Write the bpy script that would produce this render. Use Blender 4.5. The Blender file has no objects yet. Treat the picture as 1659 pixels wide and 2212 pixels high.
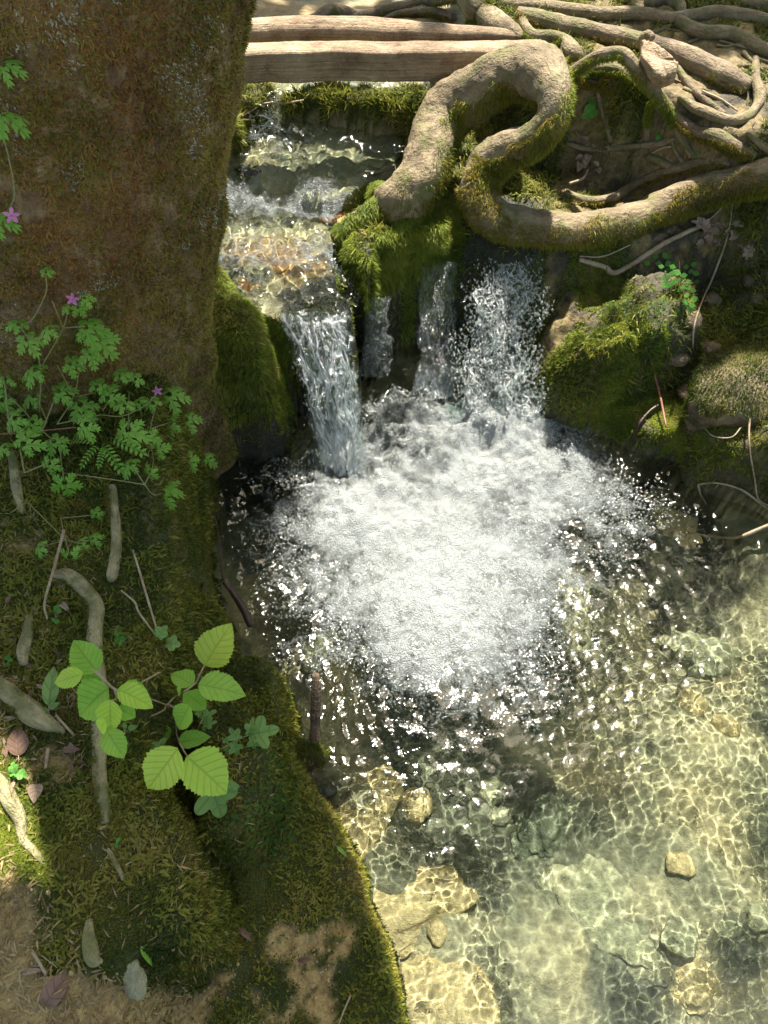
import bpy, math, random
import numpy as np
C = bpy.context.scene
R = math.radians

# ------------------------------------------------------------------ camera, sky, sun, exposure
CAM_H, PITCH, F = 2.0, R(55), 1600.0          # camera 2 m above the pool, looking 55 degrees down
cam = bpy.data.cameras.new('camera')
co = bpy.data.objects.new('camera', cam); C.collection.objects.link(co)
co.location = (0, 0, CAM_H); co.rotation_euler = (math.pi/2 - PITCH, 0, 0)
cam.sensor_fit = 'VERTICAL'; cam.sensor_height = 36.0; cam.lens = 36.0*F/2212
cam.clip_start = 0.02; cam.clip_end = 200
C.camera = co
SUN = np.array([0.085, 0.47, 0.88]); SUN /= np.linalg.norm(SUN)
sun_el = math.asin(SUN[2]); sun_az = math.atan2(SUN[0], SUN[1])
w = bpy.data.worlds.new('World'); C.world = w; w.use_nodes = True
nt = w.node_tree
sky = nt.nodes.new('ShaderNodeTexSky'); sky.sky_type = 'NISHITA'; sky.sun_disc = False
sky.sun_elevation = sun_el; sky.sun_rotation = sun_az; sky.dust_density = 2.5; sky.air_density = 0.8
wb = nt.nodes.new('ShaderNodeMix'); wb.data_type = 'RGBA'; wb.blend_type = 'MULTIPLY'; wb.inputs[0].default_value = 1
wb.inputs[7].default_value = (1.0, .94, .76, 1)      # daylight sifted through the woods, as the photograph's white balance shows it
nt.links.new(sky.outputs[0], wb.inputs[6]); nt.links.new(wb.outputs[2], nt.nodes['Background'].inputs[0])
nt.nodes['Background'].inputs[1].default_value = 0.11
ld = bpy.data.lights.new('sun', 'SUN'); ld.energy = 4.3; ld.angle = R(0.5); ld.color = (1, .95, .86)
ld.cycles.is_caustics_light = True
lo = bpy.data.objects.new('sun', ld); C.collection.objects.link(lo)
lo.rotation_euler = (math.pi/2 - sun_el, 0, math.pi - sun_az)
C.view_settings.view_transform = 'Standard'; C.view_settings.look = 'None'
C.view_settings.exposure = 1.85; C.view_settings.gamma = 1; C.view_settings.use_curve_mapping = False
C.cycles.use_denoising = True
C.cycles.max_bounces = 8; C.cycles.diffuse_bounces = 3; C.cycles.glossy_bounces = 3
C.cycles.transmission_bounces = 6; C.cycles.transparent_max_bounces = 24
C.cycles.sample_clamp_indirect = 6.0; C.cycles.sample_clamp_direct = 0.0

rng = np.random.default_rng(7); random.seed(7)
# ------------------------------------------------------------------ helpers
def ray(u, v):
    t = (np.asarray(v, float)-1106)/F; a = (np.asarray(u, float)-829.5)/F
    c, s = math.cos(PITCH), math.sin(PITCH)
    return a, c - s*t, -s - c*t
def W(u, v, z=0.0):                            # point of the sight line at height z
    a, y, q = ray(u, v); k = (z-CAM_H)/q
    return np.array([a*k, y*k, z+0*k])
def hash2(ix, iy, s):
    h = (ix.astype(np.int64)*374761393 + iy.astype(np.int64)*668265263 + s*974634777) & 0xffffffff
    h = ((h ^ (h >> 13))*1274126177) & 0xffffffff
    return ((h ^ (h >> 16)) & 0xffff)/65535.0
def vnoise(x, y, s=0):
    ix, iy = np.floor(x), np.floor(y); fx, fy = x-ix, y-iy
    fx = fx*fx*(3-2*fx); fy = fy*fy*(3-2*fy)
    a, b = hash2(ix, iy, s), hash2(ix+1, iy, s); c, d = hash2(ix, iy+1, s), hash2(ix+1, iy+1, s)
    return (a*(1-fx)+b*fx)*(1-fy) + (c*(1-fx)+d*fx)*fy
def fbm(x, y, sc, octv=4, s=0):
    r, a, tot = 0, 1.0, 0
    for k in range(octv):
        r = r + a*(vnoise(x*sc*2**k+17.3*k, y*sc*2**k-9.1*k, s+k)-.5); tot += a; a *= .5
    return r/tot*2
def n3(p, sc, s=0, octv=3):                    # cheap 3-d noise from three 2-d ones
    return (fbm(p[:, 0], p[:, 1], sc, octv, s)+fbm(p[:, 1]+3.1, p[:, 2], sc, octv, s+11)+fbm(p[:, 2]+7.7, p[:, 0], sc, octv, s+23))/3
def sstep(a, b, x):
    t = np.clip((x-a)/(b-a), 0, 1); return t*t*(3-2*t)
def sdist(x, y, poly):                         # signed distance, negative inside
    P = np.asarray(poly, float); n = len(P)
    d = np.full(x.shape, 1e9); ins = np.zeros(x.shape, bool)
    for i in range(n):
        ax, ay = P[i]; bx, by = P[(i+1) % n]
        ex, ey = bx-ax, by-ay; wx, wy = x-ax, y-ay
        t = np.clip((wx*ex+wy*ey)/(ex*ex+ey*ey+1e-12), 0, 1)
        d = np.minimum(d, (wx-ex*t)**2+(wy-ey*t)**2)
        c = ((ay > y) != (by > y)) & (x < ex*(y-ay)/(ey+1e-12*(ey == 0))+ax)
        ins ^= c
    d = np.sqrt(d); return np.where(ins, -d, d)
def PX(pts, z):                                # outline given as sight lines meeting the level z
    return [tuple(W(u, v, z)[:2]) for u, v in pts]

def mesh(name, verts, faces, mat=None, parent=None, smooth=True, attrs=None, uv=None):
    verts = np.asarray(verts, np.float32).reshape(-1, 3)
    me = bpy.data.meshes.new(name)
    if isinstance(faces, np.ndarray):
        k = faces.shape[1]; nf = len(faces)
        me.vertices.add(len(verts)); me.vertices.foreach_set('co', verts.ravel())
        me.loops.add(nf*k); me.loops.foreach_set('vertex_index', faces.astype(np.int32).ravel())
        me.polygons.add(nf)
        me.polygons.foreach_set('loop_start', np.arange(0, nf*k, k, dtype=np.int32))
        me.polygons.foreach_set('loop_total', np.full(nf, k, np.int32))
        me.update(calc_edges=True); me.validate()
    else:
        me.from_pydata(verts.tolist(), [], faces)
    if attrs:
        for an, av in attrs.items():
            if av.ndim == 1:
                at = me.attributes.new(an, 'FLOAT', 'POINT'); at.data.foreach_set('value', av.astype(np.float32))
            else:
                at = me.attributes.new(an, 'FLOAT_VECTOR', 'POINT'); at.data.foreach_set('vector', av.astype(np.float32).ravel())
    if smooth: me.shade_smooth()
    if mat: me.materials.append(mat)
    o = bpy.data.objects.new(name, me); C.collection.objects.link(o)
    if parent: o.parent = parent
    return o
def tag(o, label=None, cat=None, group=None, kind=None):
    if label: o['label'] = label
    if cat: o['category'] = cat
    if group: o['group'] = group
    if kind: o['kind'] = kind
    return o
def empty(name, loc, label, cat, group=None):
    o = bpy.data.objects.new(name, None); C.collection.objects.link(o)
    o.location = tuple(float(c) for c in loc); o.empty_display_size = .05
    return tag(o, label, cat, group)
def grid_faces(n, m, wrap=False):
    i = np.arange(n*m).reshape(n, m)
    if wrap: i = np.concatenate([i, i[:, :1]], 1)
    return np.stack([i[:-1, :-1], i[:-1, 1:], i[1:, 1:], i[1:, :-1]], -1).reshape(-1, 4)

# ------------------------------------------------------------------ materials
def new_mat(name):
    m = bpy.data.materials.new(name); m.use_nodes = True
    nt = m.node_tree; nt.nodes.clear()
    out = nt.nodes.new('ShaderNodeOutputMaterial')
    return m, nt, out
class N:
    def __init__(s, nt): s.nt = nt
    def __call__(s, typ, _o=0, **kw):
        n = s.nt.nodes.new('ShaderNode'+typ)
        for k, v in kw.items():
            if k.startswith('p_'): setattr(n, k[2:], v); continue
            key = int(k[1:]) if k[0] == 'i' and k[1:].isdigit() else k.replace('_', ' ')
            inp = n.inputs[key]
            if hasattr(v, 'is_output') or isinstance(v, bpy.types.NodeSocket): s.nt.links.new(v, inp)
            else: inp.default_value = v
        return n
def ramp(nt, fac, stops, interp='LINEAR'):
    r = nt.nodes.new('ShaderNodeValToRGB'); r.color_ramp.interpolation = interp
    els = r.color_ramp.elements
    while len(els) < len(stops): els.new(0.5)
    for e, (p, c) in zip(els, stops):
        e.position = p; e.color = (*c, 1) if len(c) == 3 else c
    nt.links.new(fac, r.inputs[0]); return r.outputs[0]
def mixc(nt, f, a, b, blend='MIX'):
    m = nt.nodes.new('ShaderNodeMix'); m.data_type = 'RGBA'; m.blend_type = blend
    for i, v in ((0, f), (6, a), (7, b)):
        if isinstance(v, bpy.types.NodeSocket): nt.links.new(v, m.inputs[i])
        else: m.inputs[i].default_value = (*v, 1) if isinstance(v, tuple) and len(v) == 3 else v
    return m.outputs[2]
def math_(nt, op, a, b=0.5, c=None, clamp=False):
    m = nt.nodes.new('ShaderNodeMath'); m.operation = op; m.use_clamp = clamp
    for i, v in enumerate((a, b) if c is None else (a, b, c)):
        if isinstance(v, bpy.types.NodeSocket): nt.links.new(v, m.inputs[i])
        else: m.inputs[i].default_value = v
    return m.outputs[0]

def moss_mat(name, stops, trans=.35, patch=6.0):
    m, nt, out = new_mat(name); n = N(nt)
    geo = n('NewGeometry'); tc = n('TexCoord')
    no = n('TexNoise', Vector=tc.outputs['Object'], Scale=patch, Detail=3.0)
    f = math_(nt, 'ADD', math_(nt, 'MULTIPLY', geo.outputs['Random Per Island'], .45), math_(nt, 'MULTIPLY_ADD', no.outputs[0], 1.7, -.58))
    col = ramp(nt, f, stops)
    d = n('BsdfPrincipled', Base_Color=col, Roughness=.6); d.inputs['Specular IOR Level'].default_value = .25
    t = n('BsdfTranslucent', Color=col)
    mx = n('MixShader', Fac=trans, i1=d.outputs[0], i2=t.outputs[0])
    nt.links.new(mx.outputs[0], out.inputs[0]); return m
MOSS_G = moss_mat('bank_moss', [(0, (.028, .045, .006)), (.35, (.07, .1, .012)), (.6, (.14, .15, .022)), (.8, (.2, .17, .035)), (1, (.26, .2, .06))])
MOSS_BR = moss_mat('bright_moss', [(0, (.06, .09, .008)), (.4, (.16, .21, .02)), (.75, (.28, .31, .035)), (1, (.33, .28, .07))])
MOSS_GOLD = moss_mat('golden_moss', [(0, (.07, .06, .01)), (.4, (.2, .17, .02)), (.7, (.3, .22, .03)), (1, (.3, .2, .08))])
MOSS_F = moss_mat('feather_moss', [(0, (.08, .1, .012)), (.4, (.17, .19, .022)), (.7, (.27, .25, .04)), (1, (.32, .25, .08))])
MOSS_T = moss_mat('trunk_moss', [(0, (.09, .05, .017)), (.3, (.24, .12, .034)), (.55, (.37, .195, .06)), (.75, (.36, .24, .065)), (1, (.42, .28, .13))], .3, 3.5)
MOSS_TG = moss_mat('trunk_green_moss', [(0, (.08, .08, .012)), (.4, (.19, .18, .03)), (.7, (.3, .25, .045)), (1, (.4, .28, .1))], .3, 5)
LICHEN = moss_mat('lichen', [(0, (.3, .3, .24)), (.6, (.5, .5, .42)), (1, (.62, .62, .52))], .2, 9)

def ground_mat():
    m, nt, out = new_mat('ground_soil_and_bed'); n = N(nt)
    tc = n('TexCoord'); P = tc.outputs['Object']
    a = lambda s: n('Attribute', p_attribute_name=s).outputs['Fac']
    big = n('TexNoise', Vector=P, Scale=4.0, Detail=5.0).outputs[0]
    fine = n('TexNoise', Vector=P, Scale=45.0, Detail=6.0, Roughness=.7).outputs[0]
    vor = n('TexVoronoi', Vector=P, Scale=9.0, p_feature='F1', Randomness=1.0)
    bedc = ramp(nt, big, [(.32, (.1, .1, .06)), (.44, (.25, .235, .14)), (.55, (.42, .37, .21)), (.68, (.58, .47, .25))])
    bedc = mixc(nt, .35, bedc, ramp(nt, vor.outputs['Distance'], [(0, (.55, .5, .33)), (.5, (.26, .26, .17)), (1, (.09, .1, .06))]))
    bedc = mixc(nt, .5, bedc, ramp(nt, fine, [(.3, (.25, .25, .22)), (.7, (1, 1, 1))]), 'MULTIPLY')
    bedc = mixc(nt, a('dark_bed'), bedc, ramp(nt, fine, [(.3, (.05, .055, .035)), (.7, (.15, .15, .095))]))
    bedc = mixc(nt, math_(nt, 'MULTIPLY', a('orange'), .65), bedc, mixc(nt, fine, (.4, .17, .04), (.62, .34, .12)))
    soil = ramp(nt, fine, [(.25, (.08, .052, .024)), (.45, (.3, .205, .075)), (.62, (.47, .35, .14)), (.8, (.62, .49, .23))])
    moss = ramp(nt, big, [(.3, (.02, .03, .006)), (.5, (.05, .06, .012)), (.7, (.1, .085, .025))])
    wet = ramp(nt, fine, [(.3, (.007, .008, .005)), (.6, (.028, .026, .016)), (.8, (.065, .058, .034))])  # wet tone, taken darker to paint shade into the hollows
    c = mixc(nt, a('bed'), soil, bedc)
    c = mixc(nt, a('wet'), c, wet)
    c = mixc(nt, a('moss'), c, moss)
    bp = n('Bump', Height=fine, Strength=.8, Distance=.012)
    bp2 = n('Bump', Height=n('TexNoise', Vector=P, Scale=14.0, Detail=4.0).outputs[0], Strength=.7, Distance=.03, Normal=bp.outputs[0])
    b = n('BsdfPrincipled', Base_Color=c, Roughness=math_(nt, 'MULTIPLY_ADD', a('wet'), -.15, .85), Normal=bp2.outputs[0])
    nt.links.new(b.outputs[0], out.inputs[0]); return m
def rock_mat(name, cols, sc=7.0, rough=.8, bump=.02):
    m, nt, out = new_mat(name); n = N(nt); P = n('TexCoord').outputs['Object']
    a = n('TexNoise', Vector=P, Scale=sc, Detail=6.0, Roughness=.65, Distortion=.6).outputs[0]
    f = n('TexNoise', Vector=P, Scale=sc*9, Detail=5.0, Roughness=.7).outputs[0]
    c = ramp(nt, a, [(.28+.44*i/(len(cols)-1), x) for i, x in enumerate(cols)])
    c = mixc(nt, .6, c, ramp(nt, f, [(.3, (.35, .33, .3)), (.62, (1, 1, 1))]), 'MULTIPLY')
    bp = n('Bump', Height=f, Strength=.7, Distance=bump*.5); bp2 = n('Bump', Height=a, Strength=.8, Distance=bump*2, Normal=bp.outputs[0])
    b = n('BsdfPrincipled', Base_Color=c, Roughness=rough, Normal=bp2.outputs[0])
    nt.links.new(b.outputs[0], out.inputs[0]); return m
def bark_mat(name, cols, moss=0.0, along=.3):
    m, nt, out = new_mat(name); n = N(nt)
    at = n('Attribute', p_attribute_name='bark').outputs['Vector']     # (around, along) in metres
    mp = n('Mapping', Vector=at, Scale=(1, along, 1)).outputs[0]
    P = n('TexCoord').outputs['Object']
    st = n('TexNoise', Vector=mp, Scale=60.0, Detail=5.0, Roughness=.7, Distortion=.8).outputs[0]
    bg = n('TexNoise', Vector=P, Scale=9.0, Detail=5.0, Roughness=.7).outputs[0]
    c = ramp(nt, bg, [(.28+.44*i/(len(cols)-1), x) for i, x in enumerate(cols)])
    c = mixc(nt, .75, c, ramp(nt, st, [(.32, (.28, .24, .2)), (.5, (.8, .8, .78)), (.68, (1, 1, 1))]), 'MULTIPLY')
    if moss:
        g = n('TexNoise', Vector=P, Scale=14.0, Detail=5.0).outputs[0]
        c = mixc(nt, math_(nt, 'MULTIPLY', ramp(nt, g, [(.5, (0, 0, 0)), (.62, (1, 1, 1))]), moss), c, (.11, .12, .025))
    hh = st
    bp = n('Bump', Height=hh, Strength=1.0, Distance=.009)
    bp2 = n('Bump', Height=bg, Strength=.9, Distance=.03, Normal=bp.outputs[0])
    b = n('BsdfPrincipled', Base_Color=c, Roughness=.78, Normal=bp2.outputs[0])
    nt.links.new(b.outputs[0], out.inputs[0]); return m
BARK = bark_mat('root_bark', [(.11, .078, .04), (.21, .155, .085), (.29, .22, .125), (.38, .3, .19)], .6)
BARK_D = bark_mat('dark_root_bark', [(.1, .07, .04), (.2, .14, .09), (.26, .19, .11), (.34, .26, .16)], .7)
BARK_P = bark_mat('pale_root_bark', [(.2, .17, .08), (.34, .29, .15), (.44, .38, .2), (.54, .47, .28)], .75)
BARK_T = bark_mat('trunk_bark', [(.08, .045, .022), (.17, .1, .05), (.28, .19, .1), (.45, .35, .24)], .0)
WOOD = bark_mat('weathered_wood', [(.16, .1, .055), (.34, .23, .135), (.46, .34, .21), (.58, .45, .3)], 0, .05)
WOOD_D = bark_mat('wet_wood', [(.07, .045, .028), (.12, .08, .05), (.17, .115, .07), (.24, .17, .1)], 0, .06)
TWIG = rock_mat('twig', [(.2, .13, .07), (.38, .29, .18), (.55, .46, .33)], 20, .7, .002)
TWIG_D = rock_mat('dark_twig', [(.02, .013, .008), (.06, .03, .018), (.1, .05, .03)], 20, .45, .002)
TWIG_R = rock_mat('red_stem', [(.16, .05, .03), (.3, .12, .07), (.4, .2, .12)], 20, .6, .001)
STEM = rock_mat('green_stem', [(.16, .2, .05), (.26, .26, .09), (.36, .26, .14)], 20, .6, .001)
ROCK_B = rock_mat('tufa_rock', [(.05, .036, .018), (.14, .1, .055), (.24, .175, .1), (.38, .29, .18)], 8, .6)
ROCK_W = rock_mat('wet_dark_rock', [(.02, .02, .013), (.06, .052, .032), (.13, .11, .065)], 8, .3)
BED_Y = rock_mat('submerged_yellow_rock', [(.32, .26, .12), (.5, .4, .2), (.64, .52, .27)], 6, .7)
BED_G = rock_mat('submerged_grey_rock', [(.17, .175, .1), (.29, .29, .175), (.42, .39, .235)], 6, .7)
BED_D = rock_mat('submerged_dark_rock', [(.05, .06, .035), (.1, .115, .07), (.19, .2, .12)], 6, .7)
BED_O = rock_mat('orange_stream_stone', [(.3, .13, .04), (.5, .25, .08), (.62, .38, .16)], 9, .5)

def leaf_mat(name, c0, c1, vein=7.0, trans=.5):
    m, nt, out = new_mat(name); n = N(nt)
    at = n('Attribute', p_attribute_name='leafuv').outputs['Vector']   # (along 0..1, across -1..1)
    sp = n('SeparateXYZ', Vector=at)
    ab = math_(nt, 'ABSOLUTE', sp.outputs[1])
    ph = math_(nt, 'FRACT', math_(nt, 'MULTIPLY', math_(nt, 'SUBTRACT', sp.outputs[0], math_(nt, 'MULTIPLY', ab, .22)), vein))
    side = ramp(nt, ph, [(0, (1, 1, 1)), (.12, (0, 0, 0)), (.9, (0, 0, 0)), (1, (1, 1, 1))])
    mid = ramp(nt, ab, [(0, (1, 1, 1)), (.07, (0, 0, 0))])
    vn = math_(nt, 'MAXIMUM', side, mid)
    no = n('TexNoise', Vector=n('TexCoord').outputs['Object'], Scale=55.0, Detail=5.0, Roughness=.7).outputs[0]
    oi = n('ObjectInfo')
    f = math_(nt, 'ADD', math_(nt, 'MULTIPLY', oi.outputs['Random'], .7), math_(nt, 'MULTIPLY_ADD', no, 1.9, -.8))
    c = mixc(nt, math_(nt, 'MULTIPLY', f, 1.0, clamp=True), c0, c1)
    c = mixc(nt, math_(nt, 'MULTIPLY', vn, .45), c, tuple(x*.5 for x in c0))
    bp = n('Bump', Height=vn, Strength=.5, Distance=.002, p_invert=True)
    d = n('BsdfPrincipled', Base_Color=c, Roughness=.55, Normal=bp.outputs[0]); d.inputs['Specular IOR Level'].default_value = .3
    t = n('BsdfTranslucent', Color=c)
    mx = n('MixShader', Fac=trans, i1=d.outputs[0], i2=t.outputs[0])
    nt.links.new(mx.outputs[0], out.inputs[0]); return m
LEAF_H = leaf_mat('hazel_leaf', (.3, .58, .07), (.42, .68, .11))
LEAF_HY = leaf_mat('yellow_hazel_leaf', (.5, .76, .1), (.64, .82, .13))
LEAF_G = leaf_mat('cranesbill_leaf', (.2, .43, .05), (.34, .56, .1), 5, .4)
LEAF_I = leaf_mat('ivy_leaf', (.17, .32, .08), (.27, .42, .13), 3, .4)
LEAF_F = leaf_mat('fern_leaf', (.09, .3, .04), (.17, .4, .07), 3, .4)
LEAF_DEAD = leaf_mat('dead_leaf', (.26, .17, .11), (.5, .38, .27), 5, .2)
LEAF_DD = leaf_mat('dark_dead_leaf', (.14, .08, .055), (.26, .16, .11), 5, .1)
LEAF_C = leaf_mat('crown_leaf', (.06, .12, .015), (.12, .2, .03), 3, .5)
PETAL = leaf_mat('petal', (.72, .2, .5), (.8, .32, .6), 3, .3)

# ------------------------------------------------------------------ the lie of the land
# stream level above the falls and the outlines of the banks
def stream_z(x, y):
    y = y+.07*fbm(x, y, 5, 2, 99)
    z = .415 + .05*sstep(1.95, 2.25, y) + .07*sstep(2.36, 2.46, y+.1*x) + .03*sstep(2.6, 2.75, y) + .03*sstep(2.8, 3.1, y)
    return z
LIP = [(455, 640), (590, 672), (640, 690), (750, 690), (770, 640), (720, 560), (725, 490), (800, 440), (855, 420), (890, 330), (930, 250),
       (1010, 190), (1060, 100), (1060, -60), (380, -60), (380, 640)]
MESAS = [  # name, outline, level of the outline, top(x,y), inner rounding, outer width, noise
 ('stream', PX(LIP, .42), lambda x, y: stream_z(x, y)-.05, .02, .05, .012),
 ('shelf', PX([(985, 500), (1060, 545), (1180, 548), (1300, 545), (1450, 525), (1760, 470), (2300, 470), (2600, 100), (1240, 60), (1000, 120), (950, 300), (900, 400), (880, 440)], .45),
   lambda x, y: .44+.06*(y-2.2)+0*x, .06, .16, .03),
 ('upper', PX([(1222, 195), (1290, 180), (1400, 205), (1480, 245), (1560, 290), (1700, 320), (2400, 345), (3000, -60), (1150, -60), (1010, 10), (1060, 90), (1150, 150)], .76),
   lambda x, y: .78+.10*(y-2.6)+0*x, .04, .09, .03),
 ('pillar', PX([(775, 600), (735, 560), (712, 520), (715, 480), (800, 430), (880, 400), (985, 430), (1000, 480), (960, 520), (900, 530), (840, 560), (810, 600)], .45),
   lambda x, y: .475+0*x, .06, .05, .03),
 ('buttress', PX([(380, 560), (470, 560), (525, 625), (560, 668), (600, 700), (612, 760), (590, 820), (540, 845), (480, 850), (420, 865), (380, 880), (330, 700)], .35),
   lambda x, y: .49+0*x, .10, .07, .04),
 ('ledge', PX([(1215, 850), (1300, 825), (1450, 850), (1560, 880), (1560, 985), (1480, 985), (1400, 968), (1330, 925), (1225, 900)], .08),
   lambda x, y: .12+0*x, .05, .06, .02),
 ('rightbank', PX([(1500, 1010), (1659, 1040), (1900, 1200), (2300, 1200), (2300, 500), (1500, 560), (1440, 800), (1470, 930)], .1),
   lambda x, y: .16+.45*np.clip(x-.95, 0, 1)+0*y, .05, .12, .04),
 ('rightface', PX([(1180, 560), (1659, 500), (2300, 500), (2300, 760), (1600, 730), (1480, 760), (1340, 800), (1215, 780), (1180, 700)], .3),
   lambda x, y: .30+.04*np.sin(9*x), .04, .06, .13),
 ('farledge', PX([(560, 235), (620, 200), (700, 190), (800, 196), (900, 205), (960, 230), (900, 262), (790, 262), (700, 250)], .62),
   lambda x, y: .66+0*x, .05, .07, .04),
 ('farleft', PX([(400, 330), (520, 300), (545, 240), (590, 190), (640, 190), (560, 150), (300, 150)], .6),
   lambda x, y: .60+0*x, .04, .06, .02),
 ('bank', PX([(-900, 560), (-100, 560), (330, 640), (398, 780), (400, 900), (392, 1000), (396, 1100), (410, 1200), (425, 1300), (428, 1400), (415, 1500), (380, 1600), (395, 1690),
               (436, 1754), (465, 1827), (480, 1900), (498, 1972), (494, 2045), (450, 2095), (385, 2136), (330, 2300), (330, 2600), (-1500, 2600)], .46),
   lambda x, y: .55+.10*sstep(-.6, -1.2, x), .07, .05, .02),
 ('tier', PX([(400, 1080), (445, 1180), (485, 1270), (488, 1330), (470, 1385), (510, 1395), (430, 1500), (380, 1400)], .22),
   lambda x, y: .27+0*x, .06, .04, .02),
 ('mound', PX([(480, 1400), (540, 1385), (610, 1400), (640, 1450), (665, 1530), (730, 1545), (738, 1600), (700, 1630), (640, 1640), (670, 1700), (600, 1900), (400, 1900), (380, 1500)], .17),
   lambda x, y: .22+0*x, .08, .045, .02),
 ('midmound', PX([(440, 1480), (540, 1480), (600, 1530), (625, 1600), (632, 1680), (610, 1760), (590, 1850), (520, 1900), (400, 1900), (380, 1500)], .3),
   lambda x, y: .385+0*x, .07, .04, .02),
 ('apron', PX([(640, 1560), (675, 1643), (712, 1697), (741, 1734), (784, 1821), (813, 1845), (824, 1918), (839, 1972), (868, 2038), (897, 2118), (903, 2212), (905, 2500), (200, 2500), (300, 1700)], .1),
   lambda x, y: .18+.06*sstep(-.1, -.4, x), .06, .03, .02),
]
DROPS = {'stream': .6, 'upper': .4, 'bank': .75, 'shelf': .7}
_bumps = [(W(u, v, -.2)[0], W(u, v, -.2)[1], r, h) for u, v, r, h in [
  (1400, 1560, .28, .18), (1560, 1700, .2, .1), (1250, 1300, .16, .1), (1320, 1900, .22, .1), (1560, 1960, .2, .09), (830, 1900, .13, .2), (780, 1740, .1, .18), (960, 2150, .18, .12),
  (700, 1430, .1, .15), (1480, 1120, .2, .14), (1620, 1250, .2, .18), (1600, 1480, .16, .1), (1240, 2100, .2, .06), (980, 2000, .15, .1)]]
def terrain(x, y, detail=True):
    x = np.asarray(x, float); y = np.asarray(y, float)
    z = -.36 + .05*fbm(x, y, 3.1, 3, 5)
    for bx, by, r, h in _bumps: z = z + h*np.exp(-((x-bx)**2+(y-by)**2)/r**2)
    z = z + .22*sstep(.9, 1.5, x)
    jx = .035*fbm(x, y, 6, 3, 50); 
    for nm, poly, top, r, wd, nz in MESAS:
        d = sdist(x, y, poly) + jx*(.5 if nm in ('stream', 'apron', 'bank') else 1)
        t = top(x, y); D = t+.5
        h = t - D*sstep(-r, wd, d) + nz*fbm(x, y, 9, 3, 80+len(nm))
        k = .02
        m = np.maximum(z, h); z = m + k*np.exp(-np.abs(z-h)/k*1.2)*.35
    far = sstep(4.2, 6, np.hypot(x, y-1.2)); z = z*(1-far) + far*(.75+.25*fbm(x, y, .25, 3, 9))
    if detail: z = z + .008*fbm(x, y, 28, 3, 31)
    return z
def on(u, v, dh=0.0):                          # where the sight line meets the ground (plus dh)
    a, yy, q = ray(u, v); ks = np.linspace(.9, 6.5, 1400)
    z = CAM_H+q*ks; t = terrain(a*ks, yy*ks, False)+dh
    i = int(np.argmax(z <= t)); 
    if z[i] > t[i]: i = len(ks)-1
    k0, k1 = ks[max(i-1, 0)], ks[i]; f0 = CAM_H+q*k0-t[max(i-1, 0)]; f1 = z[i]-t[i]
    k = k0 + (k1-k0)*(f0/(f0-f1) if f0 != f1 else 0)
    return np.array([a*k, yy*k, CAM_H+q*k])
def axis(lo, hi, step, far):
    a = list(np.arange(lo, hi, step)); s = step
    l, r = [lo], [hi]
    while r[-1] < far: s *= 1.3; r.append(r[-1]+s); l.append(l[-1]-s)
    return np.array(l[::-1][:-1]+a+r)
gx = axis(-1.5, 2.0, .011, 40); gy = axis(-.35, 4.0, .011, 40)
GX, GY = np.meshgrid(gx, gy); GZ = terrain(GX, GY)
def masks(x, y, z):
    d_st = sdist(x, y, MESAS[0][1]); inst = sstep(.02, -.02, d_st)
    zs = stream_z(x, y)
    under = np.maximum(sstep(.015, -.03, z), inst*sstep(.0, -.02, z-zs))
    return inst, under
inst, under = masks(GX, GY, GZ)
dzx = np.gradient(GZ, axis=1)/np.gradient(GX, axis=1); dzy = np.gradient(GZ, axis=0)/np.gradient(GY, axis=0)
nzv = np.stack([-dzx, -dzy, np.ones_like(GZ)], -1); nzv /= np.linalg.norm(nzv, axis=-1, keepdims=True)
# cover: bare sandy soil at the lower left and between the upper roots, moss elsewhere
def bare_mask(x, y, z):
    b = np.zeros_like(x)
    for pts, lv, soft in [
      ([(-400, 1900), (30, 1880), (60, 1930), (95, 2000), (150, 2060), (260, 2100), (380, 2140), (390, 2260), (380, 2600), (-900, 2600)], .5, .03),
      ([(480, 2120), (530, 2010), (620, 1960), (740, 1960), (790, 2060), (800, 2212), (700, 2400), (440, 2400)], .2, .05),
      ([(-300, 1150), (60, 1120), (150, 1180), (160, 1260), (110, 1400), (100, 1500), (150, 1600), (200, 1700), (60, 1760), (-300, 1760)], .55, .04),
      ([(1540, 170), (1620, 190), (1659, 240), (1659, 330), (1500, 240)], .8, .06),
      ([(1300, 380), (1420, 370), (1430, 410), (1300, 430)], .5, .04),
      ([(1100, -60), (2400, -60), (2400, 60), (1300, 30)], .95, .05),
      ([(1310, 480), (1450, 460), (1500, 500), (1400, 520)], .45, .03)]:
        pt = 1.0 if soft in (.03, .06) else sstep(-.4, .3, fbm(x, y, 14, 5, 91)+.4*fbm(x, y, 45, 2, 5)-.1)
        b = np.maximum(b, pt*sstep(soft, -soft, sdist(x, y, PX(pts, lv))+.05*fbm(x, y, 12, 3, 3)))
    return b
bare = bare_mask(GX, GY, GZ)
pocket = np.zeros_like(GX)
for lv in (.5, .65, .78): pocket = np.maximum(pocket, sstep(.03, -.03, sdist(GX, GY, PX([(1225, 200), (1340, 190), (1500, 260), (1640, 320), (1600, 370), (1450, 410), (1330, 440), (1230, 440)], lv))))
pocket *= sstep(-.35, .1, fbm(GX, GY, 9, 3, 55)+.1); bare = np.maximum(bare, pocket)
wet_shade = sstep(.07, .0, GZ)*(1-under)
pf = PX([(600, 700), (770, 650), (850, 560), (1000, 520), (1155, 540), (1165, 900), (900, 860), (640, 960)], .25)  # behind the falls: wet rock, with the hollow's shade put into the colour
wet_shade = np.maximum(wet_shade, sstep(.04, -.04, sdist(GX, GY, pf))*(GZ < .47)*(GZ > -.05))
cav = PX([(400, 860), (600, 830), (640, 960), (500, 1000), (430, 1000)], .1)  # cave under the buttress, its shade painted with the same tone
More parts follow.
